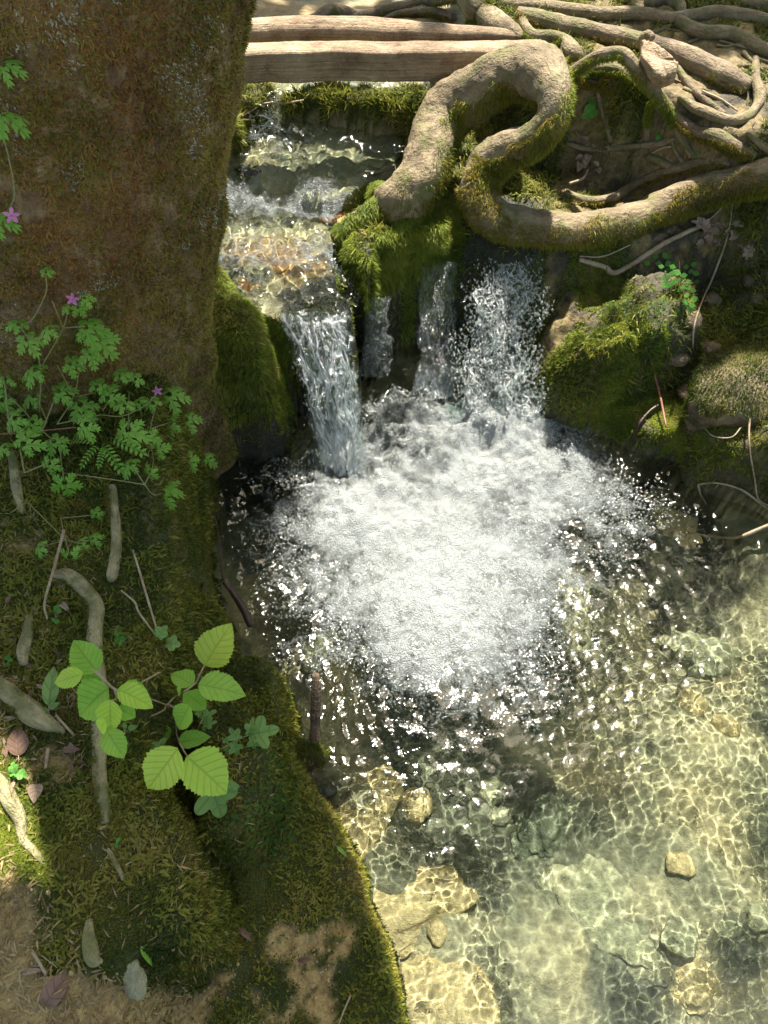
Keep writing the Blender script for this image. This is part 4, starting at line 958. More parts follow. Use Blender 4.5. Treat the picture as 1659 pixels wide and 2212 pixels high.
def put_leaf(parent, org, base, tip, ratio, mat, name='leaf', kind='serrate', roll=0.0, seed=0, **kw):
    r = random.Random(seed); view = -base/np.linalg.norm(base-[0, 0, CAM_H])+0; view = (np.array([0, 0, CAM_H])-base); view /= np.linalg.norm(view)
    up = view*.6+np.array([r.uniform(-.35, .35), r.uniform(-.35, .35), .8])
    M, L = frame(base, tip, up)
    V, Fc, uv = (lobed_leaf if kind == 'lobed' else palm_leaf if kind == 'palm' else fan_leaf if kind == 'fan' else pinnate_leaf if kind == 'pinnate' else blade_leaf)(L, L*ratio, **kw)
    return mesh(name, V@M+base-org, Fc, mat, parent, attrs={'leafuv': uv})
def poly_leaf(outline, uvf=None, z=None):      # fan of rings from the centre line to an outline
    O = np.array(outline, float); c = np.array([O[:, 0].mean(), 0]); n = len(O)
    rings = [c+(O-c)*k for k in (.02, .4, .75, 1.0)]; V2 = np.concatenate(rings)
    zz = z(V2) if z else 0*V2[:, 0]; V = np.column_stack([V2, zz])
    L = O[:, 0].max(); return V, grid_faces(4, n, True), np.column_stack([V2[:, 0]/L, V2[:, 1]/L*2, 0*zz])
def lobed_leaf(L, Wd, lobes=5, depth=.45, **kw):
    out = []; n = 60
    for i in range(n):
        a = -math.pi+2*math.pi*(i+.5)/n
        k = abs(math.cos(a*lobes/2.0)); rad = (1-depth)+depth*k**1.2
        rad *= .62+.38*math.cos(a/2)
        out.append((L*.35+L*.65*rad*math.cos(a), Wd*.62*rad*math.sin(a)))
    return poly_leaf(out, z=lambda V: .25*np.abs(V[:, 1])-.5*(V[:, 0]-L*.3)**2/L)
def fan_leaf(L, Wd, **kw):
    out = [(0, 0)]
    for i in range(15):
        a = R(-62+124*i/14); k = 1-.1*(i % 4 == 3); out.append((L*k*math.cos(a)*1.0, Wd*k*math.sin(a)*.62))
    return poly_leaf(out, z=lambda V: .12*np.abs(V[:, 1]))
def add_poly(acc, pts, z0=0):
    V, Fc, UV = acc; b = len(V); V.extend(pts); Fc.append(tuple(range(b, b+len(pts))))
def lobe(acc, bx, by, ang, L, Wd, zf, L0):
    V, Fc, UV = acc; b = len(V); c, s = math.cos(ang), math.sin(ang)
    for x, y in ((0, 0), (.35, -.42), (.62, -.5), (.72, -.28), (.86, -.3), (1, 0), (.86, .3), (.72, .28), (.62, .5), (.35, .42)):
        px, py = bx+c*x*L-s*y*Wd, by+s*x*L+c*y*Wd; V.append((px, py, zf(px, py))); UV.append((px/L0, py/L0*2, 0))
    Fc.append(tuple(range(b, b+10)))
def palm_leaf(L, Wd, seed=0, **kw):            # herb-robert leaf: three to five cut leaflets on short stalks
    r = random.Random(seed); acc = ([], [], []); cx = L*.38; drp = r.uniform(.5, 1.6)
    zf = lambda x, y: -drp*((x-cx)**2+y*y)/L
    for k, (a, ln) in enumerate(((0, .66), (62, .58), (-62, .58), (124, .42), (-124, .42))):
        a = R(a+r.uniform(-7, 7)); ln *= L*r.uniform(.9, 1.05)
        dx, dy = math.cos(a), math.sin(a)
        for f, sz in ((.15, .34), (.42, .4), (.68, .3)):
            for sg in (-1, 1):
                lobe(acc, cx+dx*ln*f, dy*ln*f, a+sg*R(48), ln*sz*1.05, ln*sz*.52, lambda x, y: zf(x, y)+.0004*sg, L)
        lobe(acc, cx+dx*ln*.1, dy*ln*.1, a, ln*.9, ln*.24, lambda x, y: zf(x, y)+.0008, L)
    lobe(acc, 0, 0, 0, cx*1.1, L*.025, lambda x, y: zf(x, y)-.001, L)
    return np.array(acc[0]), acc[1], np.array(acc[2])
def pinnate_leaf(L, Wd, n=7, **kw):
    acc = ([], [], []); zf = lambda x, y: -.6*(x-L*.4)**2/L
    lobe(acc, 0, 0, 0, L*1.0, L*.03, zf, L)
    for i in range(n):
        f = .2+.75*i/(n-1)
        for sg in (-1, 1): lobe(acc, L*f, 0, sg*R(62), Wd*.5*(1-.35*abs(f-.5)), Wd*.2, zf, L)
    lobe(acc, L*.97, 0, 0, Wd*.45, Wd*.2, zf, L)
    return np.array(acc[0]), acc[1], np.array(acc[2])
def hgt(u, v, dh): return on(u, v, dh)
def above(u, v, dh):                           # a point of the sight line standing dh above the ground under it
    a, yy, q = ray(u, v); ks = np.linspace(.8, 6, 1300); f = CAM_H+q*ks - (terrain(a*ks, yy*ks, False)+dh)
    z_ = CAM_H+q*ks; tx, ty = trunk_axis(z_); f = np.minimum(f, np.hypot(a*ks-tx, yy*ks-ty)-.41-.5*dh)
    i = int(np.argmax(f <= 0)); return np.array([a*ks[i], yy*ks[i], CAM_H+q*ks[i]])

# hazel seedling
HZ = .17
S0 = above(*cG((990, 1170))[0][:2], HZ-.02)
gr = np.array([S0[0]-.03, S0[1]-.03, float(terrain(np.array([S0[0]-.03]), np.array([S0[1]-.03]))[0])-.01])
haz = empty('hazel_seedling', gr, 'young hazel seedling with bright serrated leaves on the mossy bank', 'seedling')
def pl(pts, hs): return np.array([above(p[0], p[1], h) for p, h in zip(pts, hs)])
stems = [np.vstack([gr, S0*.5+gr*.5+[.01, 0, 0], S0]),
  pl(cG((560, 965), (610, 1010), (680, 1075), (780, 1105), (880, 1130), (990, 1170)), [HZ+.01, HZ, HZ, HZ-.01, HZ-.02, HZ-.02]),
  pl(cG((990, 1170), (1040, 1120), (1100, 1085), (1160, 1040), (1190, 980), (1215, 935)), [HZ-.02, HZ-.01, HZ, HZ+.01, HZ+.02, HZ+.03]),
  pl(cG((1000, 1168), (1030, 1190), (1042, 1260), (1050, 1350), (1085, 1430), (1112, 1475)), [HZ-.02]*2+[HZ-.02, HZ-.01, HZ+.01, HZ+.02]),
  pl(cG((680, 1075), (690, 1130), (650, 1150)), [HZ, HZ, HZ])]
for s_ in stems: tube('stem', s_-gr, np.linspace(.0024, .0015, len(s_)), TWIG, haz, sides=8, m=5, lump=.1)
HL = [((1215, 935), (1372, 682), .74, 0, .03), ((1180, 1045), (1468, 1105), .6, 0, .0), ((1145, 1050), (1010, 975), .72, 0, -.02), ((575, 972), (425, 780), .68, 0, .0), ((490, 985), (305, 1045), .5, 1, .01),
      ((600, 1010), (490, 1150), .75, 0, -.02), ((640, 1065), (450, 1245), .8, 0, -.02), ((655, 1140), (655, 1345), .62, 1, .02), ((700, 1075), (920, 1182), .58, 1, .02), ((735, 1048), (890, 1115), .55, 0, -.02),
      ((700, 1185), (810, 1245), .8, 0, -.05), ((632, 1320), (742, 1495), .62, 0, -.05), ((1110, 1105), (1232, 1195), .75, 0, -.02), ((1125, 1172), (1050, 1325), .7, 0, .01), ((1060, 1395), (1252, 1350), .56, 0, .02),
      ((1015, 1320), (878, 1362), .6, 0, -.02), ((1052, 1432), (862, 1690), .66, 0, .06), ((1112, 1475), (1362, 1698), .76, 1, .04), ((625, 1260), (590, 1345), .7, 1, 0), ((1075, 1075), (1050, 1110), .6, 0, 0), ((1160, 1100), (1075, 1170), .6, 0, -.03)]
for k, (b, t, w_, yl, dh) in enumerate(HL):
    bb = above(*cG(b)[0], HZ+dh); s = bb[1]*math.cos(PITCH)-(bb[2]-CAM_H)*math.sin(PITCH)
    a, yy, q = ray(*cG(t)[0]); tt = np.array([a*s, yy*s, CAM_H+q*s])+0; tt = tt + (np.array([0, 0, CAM_H])-tt)*(-.012)
    put_leaf(haz, gr, bb, tt, w_*1.12, LEAF_HY if yl or k in (0, 16) else LEAF_H, seed=k+(40 if k == 16 else 0), fold=.3, nser=16, serr=.09, wave=.06, curl=.3)

# cranesbill plants
CR = [
 ('highest cranesbill plant climbing the trunk moss with one pink flower', [(110, 420, 55), (160, 510, 70), (300, 450, 60), (505, 430, 85), (575, 500, 80), (540, 595, 60), (210, 690, 75), (410, 640, 55), (390, 320, 32), (460, 310, 36), (500, 255, 42), (270, 105, 38)],
   [[(0, 415), (160, 420), (270, 240), (270, 120)], [(235, 690), (375, 440), (405, 300), (430, 275)], [(375, 440), (310, 280)], [(375, 440), (505, 430)], [(120, 430), (235, 640), (235, 940)], [(235, 690), (210, 690)]], [(430, 270)], .09),
 ('cranesbill plant with a pink flower nearest the dark pool corner', [(570, 780, 60), (710, 720, 52), (800, 730, 50), (640, 860, 62), (735, 890, 60), (480, 900, 78), (510, 1010, 75), (760, 1040, 90), (820, 870, 48), (910, 890, 52), (1005, 830, 76), (1010, 1000, 70), (1105, 975, 62)],
   [[(475, 650), (440, 840), (340, 1010)], [(440, 850), (560, 825)], [(600, 955), (700, 965), (765, 950), (860, 900), (930, 830)], [(765, 950), (765, 820)], [(610, 930), (700, 800)], [(340, 660), (440, 850)], [(890, 1040), (925, 900)], [(765, 950), (760, 1040)], [(340, 1010), (600, 955)], [(890, 1040), (1010, 1000)], [(1010, 1000), (1105, 975)]], [(935, 815)], .10),
 ('cranesbill plant with reddish stems at the left edge below the trunk', [(25, 740, 62), (5, 860, 62), (200, 840, 72), (345, 810, 66), (90, 980, 75), (190, 990, 52), (140, 1130, 76), (320, 1110, 60), (30, 1150, 50), (290, 1240, 50)],
   [[(-40, 1070), (100, 1065), (250, 1050), (450, 1030)], [(250, 1050), (320, 1110)], [(220, 850), (280, 1000)], [(40, 830), (150, 940), (190, 990)], [(120, 1160), (145, 1300)], [(250, 1050), (345, 810)], [(145, 1300), (290, 1240)], [(60, 1060), (25, 740)]], [], .07),
 ('low cranesbill plant spreading over the bank edge towards the water', [(880, 1080, 72), (920, 1170, 66), (1115, 1210, 58), (1205, 1200, 60), (780, 1250, 62), (890, 1290, 42), (970, 1420, 68), (380, 1350, 66), (1000, 1395, 40)],
   [[(860, 1370), (910, 1240), (880, 1080)], [(880, 1060), (960, 1110), (1100, 1190), (1180, 1190)], [(860, 1370), (910, 1430), (970, 1420)], [(350, 1120), (372, 1300), (380, 1350)], [(860, 1370), (780, 1250)], [(372, 1300), (600, 1330), (860, 1370)]], [], .05),
 ('small cranesbill seedlings tufted above the twisting pale root', [(160, 1470, 60), (360, 1570, 52), (240, 1740, 46), (480, 1720, 68), (410, 1790, 60), (550, 1690, 40), (60, 1540, 40), (570, 1550, 36)],
   [[(390, 1700), (360, 1570)], [(390, 1700), (480, 1720)], [(390, 1700), (410, 1790)], [(390, 1700), (240, 1740)], [(390, 1700), (160, 1470)], [(480, 1720), (550, 1690)], [(160, 1470), (60, 1540)], [(360, 1570), (570, 1550)]], [], .025),
 ('sprig of cranesbill hanging into view at the upper left edge with a pink flower', [(55, -1080-0, 50), (15, -1140, 55)], [], [], .1),
]
def flower(parent, org, c, r, seed=0):
    rr = random.Random(seed); view = np.array([0, 0, CAM_H])-c; view /= np.linalg.norm(view)
    up = view+np.array([rr.uniform(-.3, .3), rr.uniform(-.3, .3), .2]); up /= np.linalg.norm(up)
    a = np.cross(up, [0, 1, 0]); a /= np.linalg.norm(a); b = np.cross(up, a)
    fl = mesh('flower', *(lambda q: (q[0]+c-org, q[1]))(spheres(np.array([[0, 0, 0.]]), np.array([r*.16]))), STEM, parent)
    for k in range(5):
        an = 2*math.pi*k/5+rr.uniform(-.15, .15); d = a*math.cos(an)+b*math.sin(an)
        V, Fc, uv = blade_leaf(r, r*.62, serr=0, fold=.15, curl=.1, n=10, m=5); 
        s = np.linspace(0, 1, 10).repeat(5); V[:, 1] *= (.45+.75*s); 
        M = np.stack([d, np.cross(up, d), up], 0); mesh('petal', V@M+c-org+up*.0008, Fc, PETAL, fl, attrs={'leafuv': uv})
for k, (lab, lv, st, fl, h) in enumerate(CR[:5]):
    q = cD(lv[0][:2])[0]; ctr = np.mean([cD(p[:2])[0] for p in lv], 0); g = on(*ctr)
    o = empty('cranesbill', g, lab, 'plant', 'cranesbill plants on the left bank')
    for j, (x, y, s) in enumerate(lv):
        u, v = cD((x, y))[0]; sp = s*.3637*1.3; an = R(random.uniform(0, 360)); rr = random.Random(k*50+j)
        # leaf hangs away from the nearest stem joint
        best = min(([p for l in st for p in l] or [(x+1, y+60)]), key=lambda p: (p[0]-x)**2+(p[1]-y)**2 if (p[0]-x)**2+(p[1]-y)**2 > 100 else 1e9)
        d = np.array([x-best[0], y-best[1]], float); d = d/np.linalg.norm(d) if np.linalg.norm(d) > 1 else np.array([0, 1.0])
        c0 = above(u, v, h+rr.uniform(-.02, .02)); s_ = c0[1]*math.cos(PITCH)-(c0[2]-CAM_H)*math.sin(PITCH)
        def pt(du, dv):
            a, yy, q2 = ray(u+du, v+dv); return np.array([a*s_, yy*s_, CAM_H+q2*s_])
        put_leaf(o, g, pt(-d[0]*sp*.8, -d[1]*sp*.8), pt(d[0]*sp*1.15, d[1]*sp*1.15)+[0, 0, rr.uniform(-.02, .01)], 1, LEAF_G, kind='palm', seed=k*50+j)
    for s_ in st:
        pp = cD(*s_); P = np.array([above(p[0], p[1], h-.012) for p in pp])
        tube('stem', P-g, np.full(len(P), .0014 if k != 2 else .0019), TWIG_R if k == 2 and s_[0][0] < 0 else STEM, o, sides=6, m=5, lump=.05)
    for f_ in fl: u, v = cD(f_)[0]; flower(o, g, above(u, v, h+.02), .015, k)
# loose sprigs at the left edge high on the trunk
def at_depth(u, v, s): a, yy, q = ray(u, v); return np.array([a*s, yy*s, CAM_H+q*s])
g = at_depth(-30, 520, 1.28)
o = empty('cranesbill', g, 'cranesbill stem with a pink flower in front of the trunk at the left edge', 'plant', 'cranesbill plants on the left bank')
for j, (u, v, s, dx, dy) in enumerate([(15, 62, 22, .5, -.9), (10, 140, 22, .9, .1), (12, 248, 28, .95, .3), (-5, 470, 24, .9, .2)]):
    c0 = 1.25; put_leaf(o, g, at_depth(u-dx*s, v-dy*s, c0), at_depth(u+dx*s*1.2, v+dy*s*1.2, c0-.02), 1, LEAF_G, kind='palm', seed=900+j)
for pp in ([(-30, 520), (20, 450), (30, 400), (0, 260)], [(-20, 140), (15, 80), (35, 10), (40, -30)], [(20, 450), (22, 470)]):
    tube('stem', np.array([at_depth(u, v, 1.26) for u, v in pp])-g, [.0012]*len(pp), STEM, o, sides=6, m=5, lump=.05)
flower(o, g, at_depth(25, 466, 1.24), .0145, 3); flower(o, g, at_depth(33, 3, 1.24), .0145, 4)
# clover-like sprig on the trunk
g = at_depth(54, 210, 1.33); o = empty('clover_sprig', g, 'tiny three leaved sprig growing out of the trunk moss near the top', 'plant')
for j, (du, dv) in enumerate(((0, -18), (16, 6), (-12, 8))): put_leaf(o, g, g, at_depth(54+du, 210+dv, 1.3), 1.1, LEAF_F, kind='fan', seed=j)
# vetch
g = on(*cD((600, 1180))[0]); o = empty('vetch', g, 'feathery vetch with paired narrow leaflets beneath the cranesbill', 'plant')
for j, (b, t) in enumerate((((600, 1120), (415, 1085)), ((600, 1120), (475, 1235)), ((620, 1130), (590, 1240)), ((600, 1110), (705, 1265)), ((640, 1080), (830, 1170)), ((560, 1080), (440, 1060)))):
    put_leaf(o, g, above(*cD(b)[0], .05), above(*cD(t)[0], .05), .38, LEAF_G, kind='pinnate', seed=j)
P = np.array([g, above(*cD((610, 1130))[0], .05)]); tube('stem', P-g, [.0012, .001], STEM, o, sides=6, m=4, lump=.05)
# ivy sprigs
def ivy(lab, stem, leaves, h=.03, mat=LEAF_I, cr=cG, depth=.5, name='ivy_sprig', lobes=5):
    S = np.array([above(*cr(p)[0], h-.006) for p in stem]); g = on(*cr(stem[0])[0]); o = empty(name, g, lab, 'plant')
    def flat(b, t):
        B = above(*cr(b)[0], h); s = B[1]*math.cos(PITCH)-(B[2]-CAM_H)*math.sin(PITCH); a, yy, q = ray(*cr(t)[0]); return B, np.array([a*s, yy*s, CAM_H+q*s])
    tube('stem', np.vstack([g, S])-g, np.full(len(S)+1, .0014), STEM, o, sides=6, m=5, lump=.05)
    for j, (b, t, w_) in enumerate(leaves): put_leaf(o, g, *flat(b, t), w_, mat, kind='lobed' if depth else 'serrate', seed=j*7+len(lab), **({'depth': depth, 'lobes': lobes} if depth else {'serr': .0}))
    return o
ivy('star leaved ivy sprig stretching right over the moss mound', [(1130, 1420), (1280, 1440), (1420, 1370), (1500, 1345)],
    [((1480, 1350), (1650, 1310), 1.0), ((1480, 1350), (1500, 1250), .7), ((1500, 1360), (1510, 1450), .8), ((1420, 1380), (1360, 1310), .9), ((1380, 1390), (1420, 1475), .9), ((1360, 1390), (1315, 1365), .8), ((1350, 1410), (1340, 1460), .8)])
ivy('pale lobed ivy sprig between the hazel leaves', [(1150, 1400), (1180, 1300), (1220, 1230)], [((1200, 1260), (1275, 1200), .8), ((1200, 1290), (1285, 1270), .7), ((1190, 1240), (1170, 1190), .8), ((1210, 1300), (1215, 1330), .8)])
ivy('two angular ivy leaves on the moss above the seedling', [(880, 700), (940, 770)], [((940, 770), (985, 700), 1.0), ((985, 800), (1070, 810), 1.05)], depth=.3)
ivy('deeply lobed leaf hanging below the biggest hazel leaf', [(1090, 1480), (1180, 1560)], [((1230, 1610), (1330, 1850), .95), ((1200, 1600), (1420, 1650), .5)], .08, depth=.45)
ivy('soft lobed sprig at the left of the long drooping hazel leaf', [(1000, 1500), (930, 1480), (890, 1440)], [((930, 1470), (970, 1370), .9), ((920, 1470), (830, 1510), .8), ((900, 1450), (870, 1400), .7), ((930, 1490), (850, 1560), .7)], .06, depth=.35)
ivy('pair of oval green leaves beside the knotted root', [(290, 1220), (290, 1200)], [((285, 1200), (200, 1225), .6), ((290, 1190), (355, 1155), .55)], .03, depth=0)
ivy('pair of oval leaves under the yellow hazel leaf', [(740, 1340), (740, 1310)], [((745, 1310), (735, 1270), .7), ((760, 1310), (820, 1295), .6)], .05, depth=0)
ivy('clover leaf cluster in leaf litter near the twisting root', [(330, 650), (335, 610)], [((335, 610), (345, 575), 1), ((335, 610), (365, 615), 1), ((335, 610), (312, 615), 1), ((325, 670), (350, 680), 1), ((325, 670), (310, 655), 1)], .015, LEAF_F, depth=.15)
ivy('low cress rosette with tiny rounded leaflets on the moss', [(710, 800), (710, 760)], [((710, 760), (680, 740), .8), ((710, 760), (750, 750), .8), ((710, 780), (670, 780), .8), ((710, 780), (755, 790), .8), ((710, 800), (690, 825), .8), ((710, 760), (690, 715), .8), ((712, 790), (745, 815), .8)], .012, LEAF_F, depth=.15)
ivy('small toothed plant lying on litter above the sunny patch', [(100, 1560), (90, 1580)], [((90, 1570), (70, 1510), .9), ((90, 1575), (45, 1580), .8), ((95, 1575), (160, 1590), .9), ((90, 1580), (85, 1615), .8)], .02, LEAF_F, depth=.3)
ivy('small leafy sprout left of the stubby root', [(50, 930), (50, 900)], [((50, 900), (30, 880), .9), ((50, 900), (75, 905), .9), ((50, 920), (40, 945), .9)], .015, LEAF_F, depth=.2)
ivy('tiny green sprout in the middle of the front moss mound', [(690, 1990), (695, 1985)], [((692, 1990), (715, 1955), .7), ((692, 1995), (690, 2025), .7)], .012, LEAF_F, depth=0)
# ivy on the upper right
def cC(*p): return c3(*p)
ivy('heart leaved ivy clinging to the slim hanging root', [(650, 640), (680, 600)], [((650, 640), (560, 690), .8), ((640, 610), (590, 590), .9), ((680, 560), (665, 535), .9), ((690, 600), (705, 625), .9), ((600, 620), (605, 650), .8)], .03, LEAF_F, c3, .2)
ivy('small ivy cluster under the arched root', [(1030, 800), (1040, 770)], [((1030, 780), (1060, 750), 1), ((1020, 780), (1010, 755), 1), ((1010, 800), (985, 800), .9), ((1020, 805), (1000, 830), .9)], .02, LEAF_F, c3, .2)
ivy('little sprig of heart shaped leaves by the mossy branching root', [(1250, 940), (1290, 880)], [((1240, 920), (1225, 895), .9), ((1260, 910), (1280, 925), .9), ((1290, 885), (1330, 870), .8), ((1280, 885), (1285, 865), .9)], .02, LEAF_F, c3, .2)
ivy('single green leaf lying on the shaded boulder', [(1380, 862), (1395, 865)], [((1375, 862), (1440, 858), .3)], .015, LEAF_F, cF, 0)
# maidenhair fern
g = on(*cF((1130, 160))[0]); fern = empty('maidenhair_fern', g, 'maidenhair fern with rounded green fan leaflets hanging on the right bank', 'fern')
fr_ = random.Random(4); spots = [(950, 190), (1000, 150), (1040, 140), (1010, 190), (1070, 150), (1060, 190), (1100, 210), (1050, 270), (1120, 190), (1090, 250), (1130, 240), (1160, 260), (1070, 310), (1100, 300), (1140, 290), (1180, 300), (1200, 240), (1220, 195), (1240, 250), (1170, 210), (1150, 330), (1130, 350), (1190, 330), (1220, 350), (1240, 300), (1210, 400), (1170, 380), (1160, 420), (1190, 460), (1215, 440), (1050, 320), (1030, 210), (1075, 230)]
for j, (x, y) in enumerate(spots):
    u, v = cF((x, y))[0]; c0 = on(u, v, .03+fr_.uniform(-.01, .02)); d = np.array([fr_.uniform(-.5, .5), -.5, -.6]); d /= np.linalg.norm(d)
    put_leaf(fern, g, c0, c0+d*fr_.uniform(.016, .024), 1.15, LEAF_F, 'leaflet', 'fan', seed=j)
for pp in ([(1130, 120), (1040, 170), (960, 180)], [(1130, 130), (1100, 220), (1060, 300)], [(1150, 130), (1190, 250), (1230, 300), (1215, 400)], [(1130, 140), (1140, 300), (1165, 400), (1190, 450)], [(1000, 160), (1180, 140), (1230, 190)]):
    tube('frond_stem', np.array([on(*p, .035) for p in cF(*pp)])-g, [.0009]*len(pp), TWIG_D, fern, sides=5, m=5, lump=.05)

# liverwort-like creeping leaves on the right cliff (uncountable)
lw = np.zeros_like(GX)
for pts in ([(1230, 580), (1500, 600), (1520, 690), (1400, 760), (1300, 700)], [(500, 1640), (640, 1640), (600, 1800), (480, 1850)]):
    for lv in (.33,): lw = np.maximum(lw, sstep(.04, -.03, sdist(GX, GY, PX(pts, lv))))
Pp, Nn = sample_ground(1700, lw*(1-under)*sstep(-.2, .2, fbm(GX, GY, 12, 3, 4)), 88); r_ = np.random.default_rng(8)
Nn = Nn+np.array([0, -.5, .2]); Nn /= np.linalg.norm(Nn, axis=1, keepdims=True)
a = r_.normal(size=Nn.shape); a -= (a*Nn).sum(1, keepdims=True)*Nn; a /= np.linalg.norm(a, axis=1, keepdims=True); b = np.cross(Nn, a)
rad = r_.uniform(.002, .0045, len(Pp))[:, None]; an = np.linspace(0, 2*np.pi, 7, endpoint=False)
V = (Pp+Nn*.01)[:, None]+rad[:, None]*(a[:, None]*np.cos(an)[None, :, None]+b[:, None]*np.sin(an)[None, :, None])
tag(mesh('ground_cover', V.reshape(-1, 3), np.arange(len(Pp)*7).reshape(-1, 7), moss_mat('creeping_leaves', [(0, (.03, .06, .01)), (.5, (.06, .12, .018)), (1, (.11, .17, .03))])),
    'dark green creeping leaflets carpeting the damp bank', 'ground cover', kind='stuff')

# ------------------------------------------------------------------ dead leaves, sticks, litter
def dead(pts_b, pts_t, ratio, label, mat=LEAF_DEAD, cr=cG, h=.008, curl=.5, group=None, lobed=False, seed=0):
    b, t = on(*cr(pts_b)[0], h), on(*cr(pts_t)[0], h+.004)
    o = empty('dead_leaf', b, label, 'dead leaf', group)
    put_leaf(o, b, b, t, ratio, mat, 'leaf_blade', 'lobed' if lobed else 'serrate', seed=seed, **({'depth': .35, 'lobes': 7} if lobed else {'serr': 0, 'fold': .5, 'curl': curl}))
    M = b-t; M /= np.linalg.norm(M); tube('leaf_stalk', np.array([[0, 0, 0], M*.012]), [.0008, .0006], TWIG, o, sides=5, m=2, lump=0)
dead((110, 1470), (100, 1290), .7, 'leathery brown leaf lying by the knobbly root end', LEAF_DD)
dead((290, 1170), (320, 925), .4, 'narrow pale green leaf with a torn edge on the litter', LEAF_I, h=.03)
dead((255, 1560), (430, 1320), .55, 'curled dark dead leaf with pale rims on the sandy soil', LEAF_DD, cH, .012, .9)
dead((120, 1355), (250, 1335), .3, 'thin orange dead leaf on the sand at the lower left', LEAF_DEAD, cH)
dead((215, 230), (200, 340), .8, 'crumpled pale leaf beside the root at the sunny edge', LEAF_DEAD, cH)
dead((1420, 1090), (1500, 1170), .35, 'dark narrow dead leaf in the gap between the mounds', LEAF_DD, cH)
dead((370, 1440), (480, 1430), .4, 'brown folded leaf in the litter under the hazel', LEAF_DD)
dead((850, 1210), (950, 1300), .35, 'narrow green leaf lying low on the front moss mound', LEAF_G, cH)
def cJ(*pts): return [(438.9+p[0]*.3637, 1608.6+p[1]*.3637)+tuple(p[2:]) for p in pts]
dead((795, 605), (860, 668), .3, 'slim green leaf fallen on moss near the water edge', LEAF_G, cJ)
dead((560, 1285), (655, 1270), .35, 'small dark leaf on the bare lower ledge', LEAF_DD, cJ)
dead((980, 1430), (1060, 1420), .5, 'red brown leaf under the twig on the right bank', LEAF_DD, c3)
rr = random.Random(5)
for k in range(16):
    x, y = rr.uniform(1270, 1560), rr.uniform(1300, 1480); a = rr.uniform(0, 6.3); l = rr.uniform(50, 95)
    dead((x, y), (x+l*math.cos(a), y+l*math.sin(a)), rr.uniform(.6, .8), 'crumpled lobed dead leaf in the heap under the long root arm', LEAF_DEAD, c3, rr.uniform(.03, .06), group='dead leaves heaped at the right', lobed=True, seed=k)
for k in range(12):
    x, y = rr.uniform(520, 700), rr.uniform(790, 1000); a = rr.uniform(0, 6.3); l = rr.uniform(30, 60)
    dead((x, y), (x+l*math.cos(a), y+l*math.sin(a)), rr.uniform(.5, .8), 'pale shrivelled leaf caught on the level root', LEAF_DEAD, c3, rr.uniform(.025, .05), group='dead leaves on the level root', seed=50+k)
for k in range(64):
    x, y = rr.uniform(0, 520), rr.uniform(250, 1640); a = rr.uniform(0, 6.3); l = rr.uniform(30, 80)
    if 440 < x and y < 1200: continue
    dead((x, y), (x+l*math.cos(a), y+l*math.sin(a)), rr.uniform(.25, .5), 'brown scrap of leaf in the litter of the left bank', (LEAF_DD, LEAF_DEAD)[k % 2], cG, .004, group='leaf scraps on the left bank', seed=80+k)
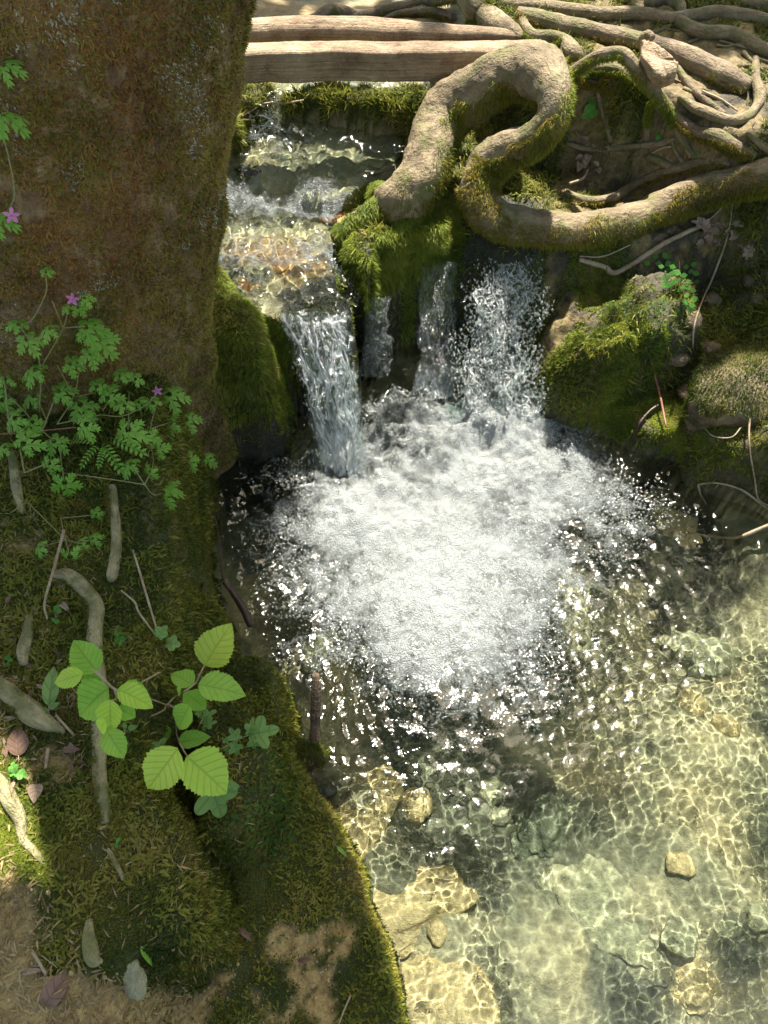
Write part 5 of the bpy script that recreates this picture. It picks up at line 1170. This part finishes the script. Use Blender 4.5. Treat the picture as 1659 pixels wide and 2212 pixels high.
STICKS = [
 (c3((540, 1540, 12), (620, 1565, 14), (690, 1585, 15), (745, 1622, 16), (850, 1570, 16), (1000, 1470, 16), (1150, 1390, 14), (1255, 1345, 12)), TWIG, .03, 'crooked pale twig slanting under the long root arm'),
 (c3((540, 1522, 5), (680, 1522, 5), (840, 1455, 4)), TWIG, .03, 'thin white twig above the crooked one'),
 (c3((1450, 1200, 6), (1420, 1400, 6), (1330, 1650, 6)) + cF((1280, 400, 5), (1225, 560, 5), (1212, 710, 5)), TWIG, .05, 'long dry vine hanging down the right bank'),
 (cF((965, 775, 6), (990, 880, 7), (1020, 1000, 7), (1055, 1180, 6)), TWIG_R, .04, 'straight green and red stem leaning on the right bank'),
 (cF((1025, 1040, 8), (960, 1080, 9), (900, 1150, 9), (870, 1220, 8), (850, 1290, 6)), TWIG_D, .02, 'black curved twig on the moss ledge'),
 (cF((1659, 970, 7), (1580, 1040, 7), (1550, 1150, 6), (1550, 1300, 5), (1580, 1480, 5), (1600, 1600, 6), (1659, 1645, 6)), TWIG, .04, 'looping tan tendril in front of the sunlit boulder'),
 (cF((1245, 1520, 6), (1350, 1510, 6), (1500, 1550, 7), (1640, 1650, 8), (1700, 1690, 8)), TWIG, .05, 'arched bare twig reaching over the pool below the boulder'),
 (cF((1275, 1659, 6), (1260, 1590, 6), (1245, 1520, 6)), TWIG, .05, 'short upright twig joined to the arched one'),
 ([(1415, 1168, 2.5), (1500, 1168, 3), (1580, 1165, 3.5), (1659, 1135, 4), (1720, 1110, 4)], TWIG, .09, 'bare twig just above the water at the right edge'),
 (cF((1270, 1160, 4), (1330, 1230, 4), (1440, 1240, 4), (1500, 1180, 4)), TWIG, .04, 'thin curled stem on the sunlit boulder'),
 (cB((80, 690, 6), (150, 650, 6), (220, 615, 7), (330, 612, 6), (445, 595, 5)), TWIG, .05, 'thin bare twig reaching from the trunk over the stream'),
 (cB((40, 1022, 10), (120, 1030, 10), (210, 1025, 6)), TWIG_D, .02, 'dark stick lying in the stream beside the trunk'),
 (cD((1190, 1100, 12), (1215, 1250, 14), (1245, 1400, 15), (1240, 1550, 14), (1210, 1659, 12)), TWIG_D, .0, 'dark wet stick standing in the shaded pool corner'),
 (cG((1270, 20, 3), (1300, 180, 4), (1325, 430, 4)), TWIG_D, .0, 'thread thin dark twig beside the wet sticks'),
 (cG((1330, 440, 12), (1380, 500, 16), (1440, 590, 18), (1490, 700, 18)), TWIG_D, .0, 'broken brown stick lying at the mound edge in the pool'),
 (cG((280, 660, 6), (265, 560, 7), (320, 360, 8), (380, 130, 9)), TWIG, .03, 'long dry stalk leaning across the litter'),
 (cG((790, 250, 6), (850, 450, 7), (930, 720, 6)), TWIG, .01, 'thin twig lying down the moss slope'),
 (cG((720, 490, 5), (800, 560, 6), (825, 620, 6), (920, 750, 6)), TWIG, .01, 'kinked thin twig crossing the moss slope'),
 (cG((840, 1035, 6), (950, 975, 6)), TWIG, .03, 'short straw coloured twig behind the seedling stem'),
 (cG((330, 1230, 8), (440, 1350, 8)), TWIG, .01, 'short brown stick beside the knobbly root end'),
 (cG((270, 1545, 9), (285, 1430, 11)), TWIG, .01, 'stubby splinter of wood in the litter'),
 (cH((190, 1230, 9), (230, 1290, 9), (275, 1365, 9)), TWIG, .006, 'pale broken twig on the sandy soil'),
 (cH((245, 1250, 3), (340, 1325, 3)), TWIG, .006, 'hair thin twig next to the curled dead leaf'),
 (cJ((805, 1659, 2.2), (840, 1570, 2.2), (875, 1490, 2.2)), TWIG, .01, 'pale grass stalk on the lower ledge'),
 (c3((1270, 540, 6), (1380, 590, 7), (1480, 660, 5)), TWIG, .02, 'split pale twig on the soil between the right roots'),
 (c3((970, 910, 6), (1030, 880, 6), (1085, 870, 5)), TWIG, .03, 'forked rootlet below the level root'),
 (c3((480, 1090, 7), (560, 1060, 8), (590, 1010, 7)), TWIG, .03, 'knobbly rootlet in the hollow behind the loop'),
 (c3((1410, 1190, 4), (1360, 1260, 4), (1280, 1330, 4)), TWIG, .04, 'wispy rootlet above the dead leaf heap'),
]
for k, (pts, mt, dh, lab) in enumerate(STICKS):
    pts = [(p[0], p[1], p[2]*(1 if p[2] < 20 else 1)) for p in pts]
    P, r = px_path(pts, dh)
    if mt is TWIG_D and dh == 0.0:             # these stand in or over the shaded pool
        P = np.array([W(p[0], p[1], .012+.05*(1-i/(len(pts)-1))) for i, p in enumerate(pts)])
    tag(tube('twig', P, r, mt, sides=8, m=7, lump=.15, seed=k, lsc=30)[0], lab, 'twig', 'twigs and sticks')
# the upright splinter of wood at the pool edge
P = np.array([W(682, 1455, .22), W(683, 1500, .17), W(681, 1560, .10), W(676, 1620, .02), W(670, 1680, -.06)])
tag(tube('driftwood', P, [.008, .013, .014, .012, .008], WOOD_D, sides=10, m=6, lump=.2, seed=3, lsc=20, sq=.6)[0], 'dark splinter of driftwood stuck upright at the mossy pool edge', 'driftwood')
# pebbles and crumbs of soil on the left bank
r_ = np.random.default_rng(31); pm = bare.copy()*(GX < -.1)*(GZ > .1)
Pp, Nn = sample_ground(5000, pm, 33); VV, FF = spheres(Pp, r_.uniform(.0008, .0028, len(Pp))*(1+1.2*(r_.random(len(Pp)) > .97)))
tag(mesh('gravel', VV, FF, rock_mat('crumbs', [(.2, .14, .06), (.4, .3, .14), (.6, .5, .28)], 30, .9, .001)), 'crumbs of soil and grit strewn over the bare bank', 'gravel', kind='stuff')
Pp, Nn = sample_ground(12000, (1-under)*(GX < -.2)*(bare*.9+.1)*(GZ > .3), 35)
V, T = blades(Pp, Nn, .02, .003, seed=5, lean=6.0, droop=.2); tag(mesh('litter', V, T, moss_mat('litter_mat', [(0, (.1, .07, .03)), (.5, (.3, .22, .1)), (1, (.5, .41, .22))], .1)), 'shreds of bark and straw scattered on the left bank', 'litter', kind='stuff')
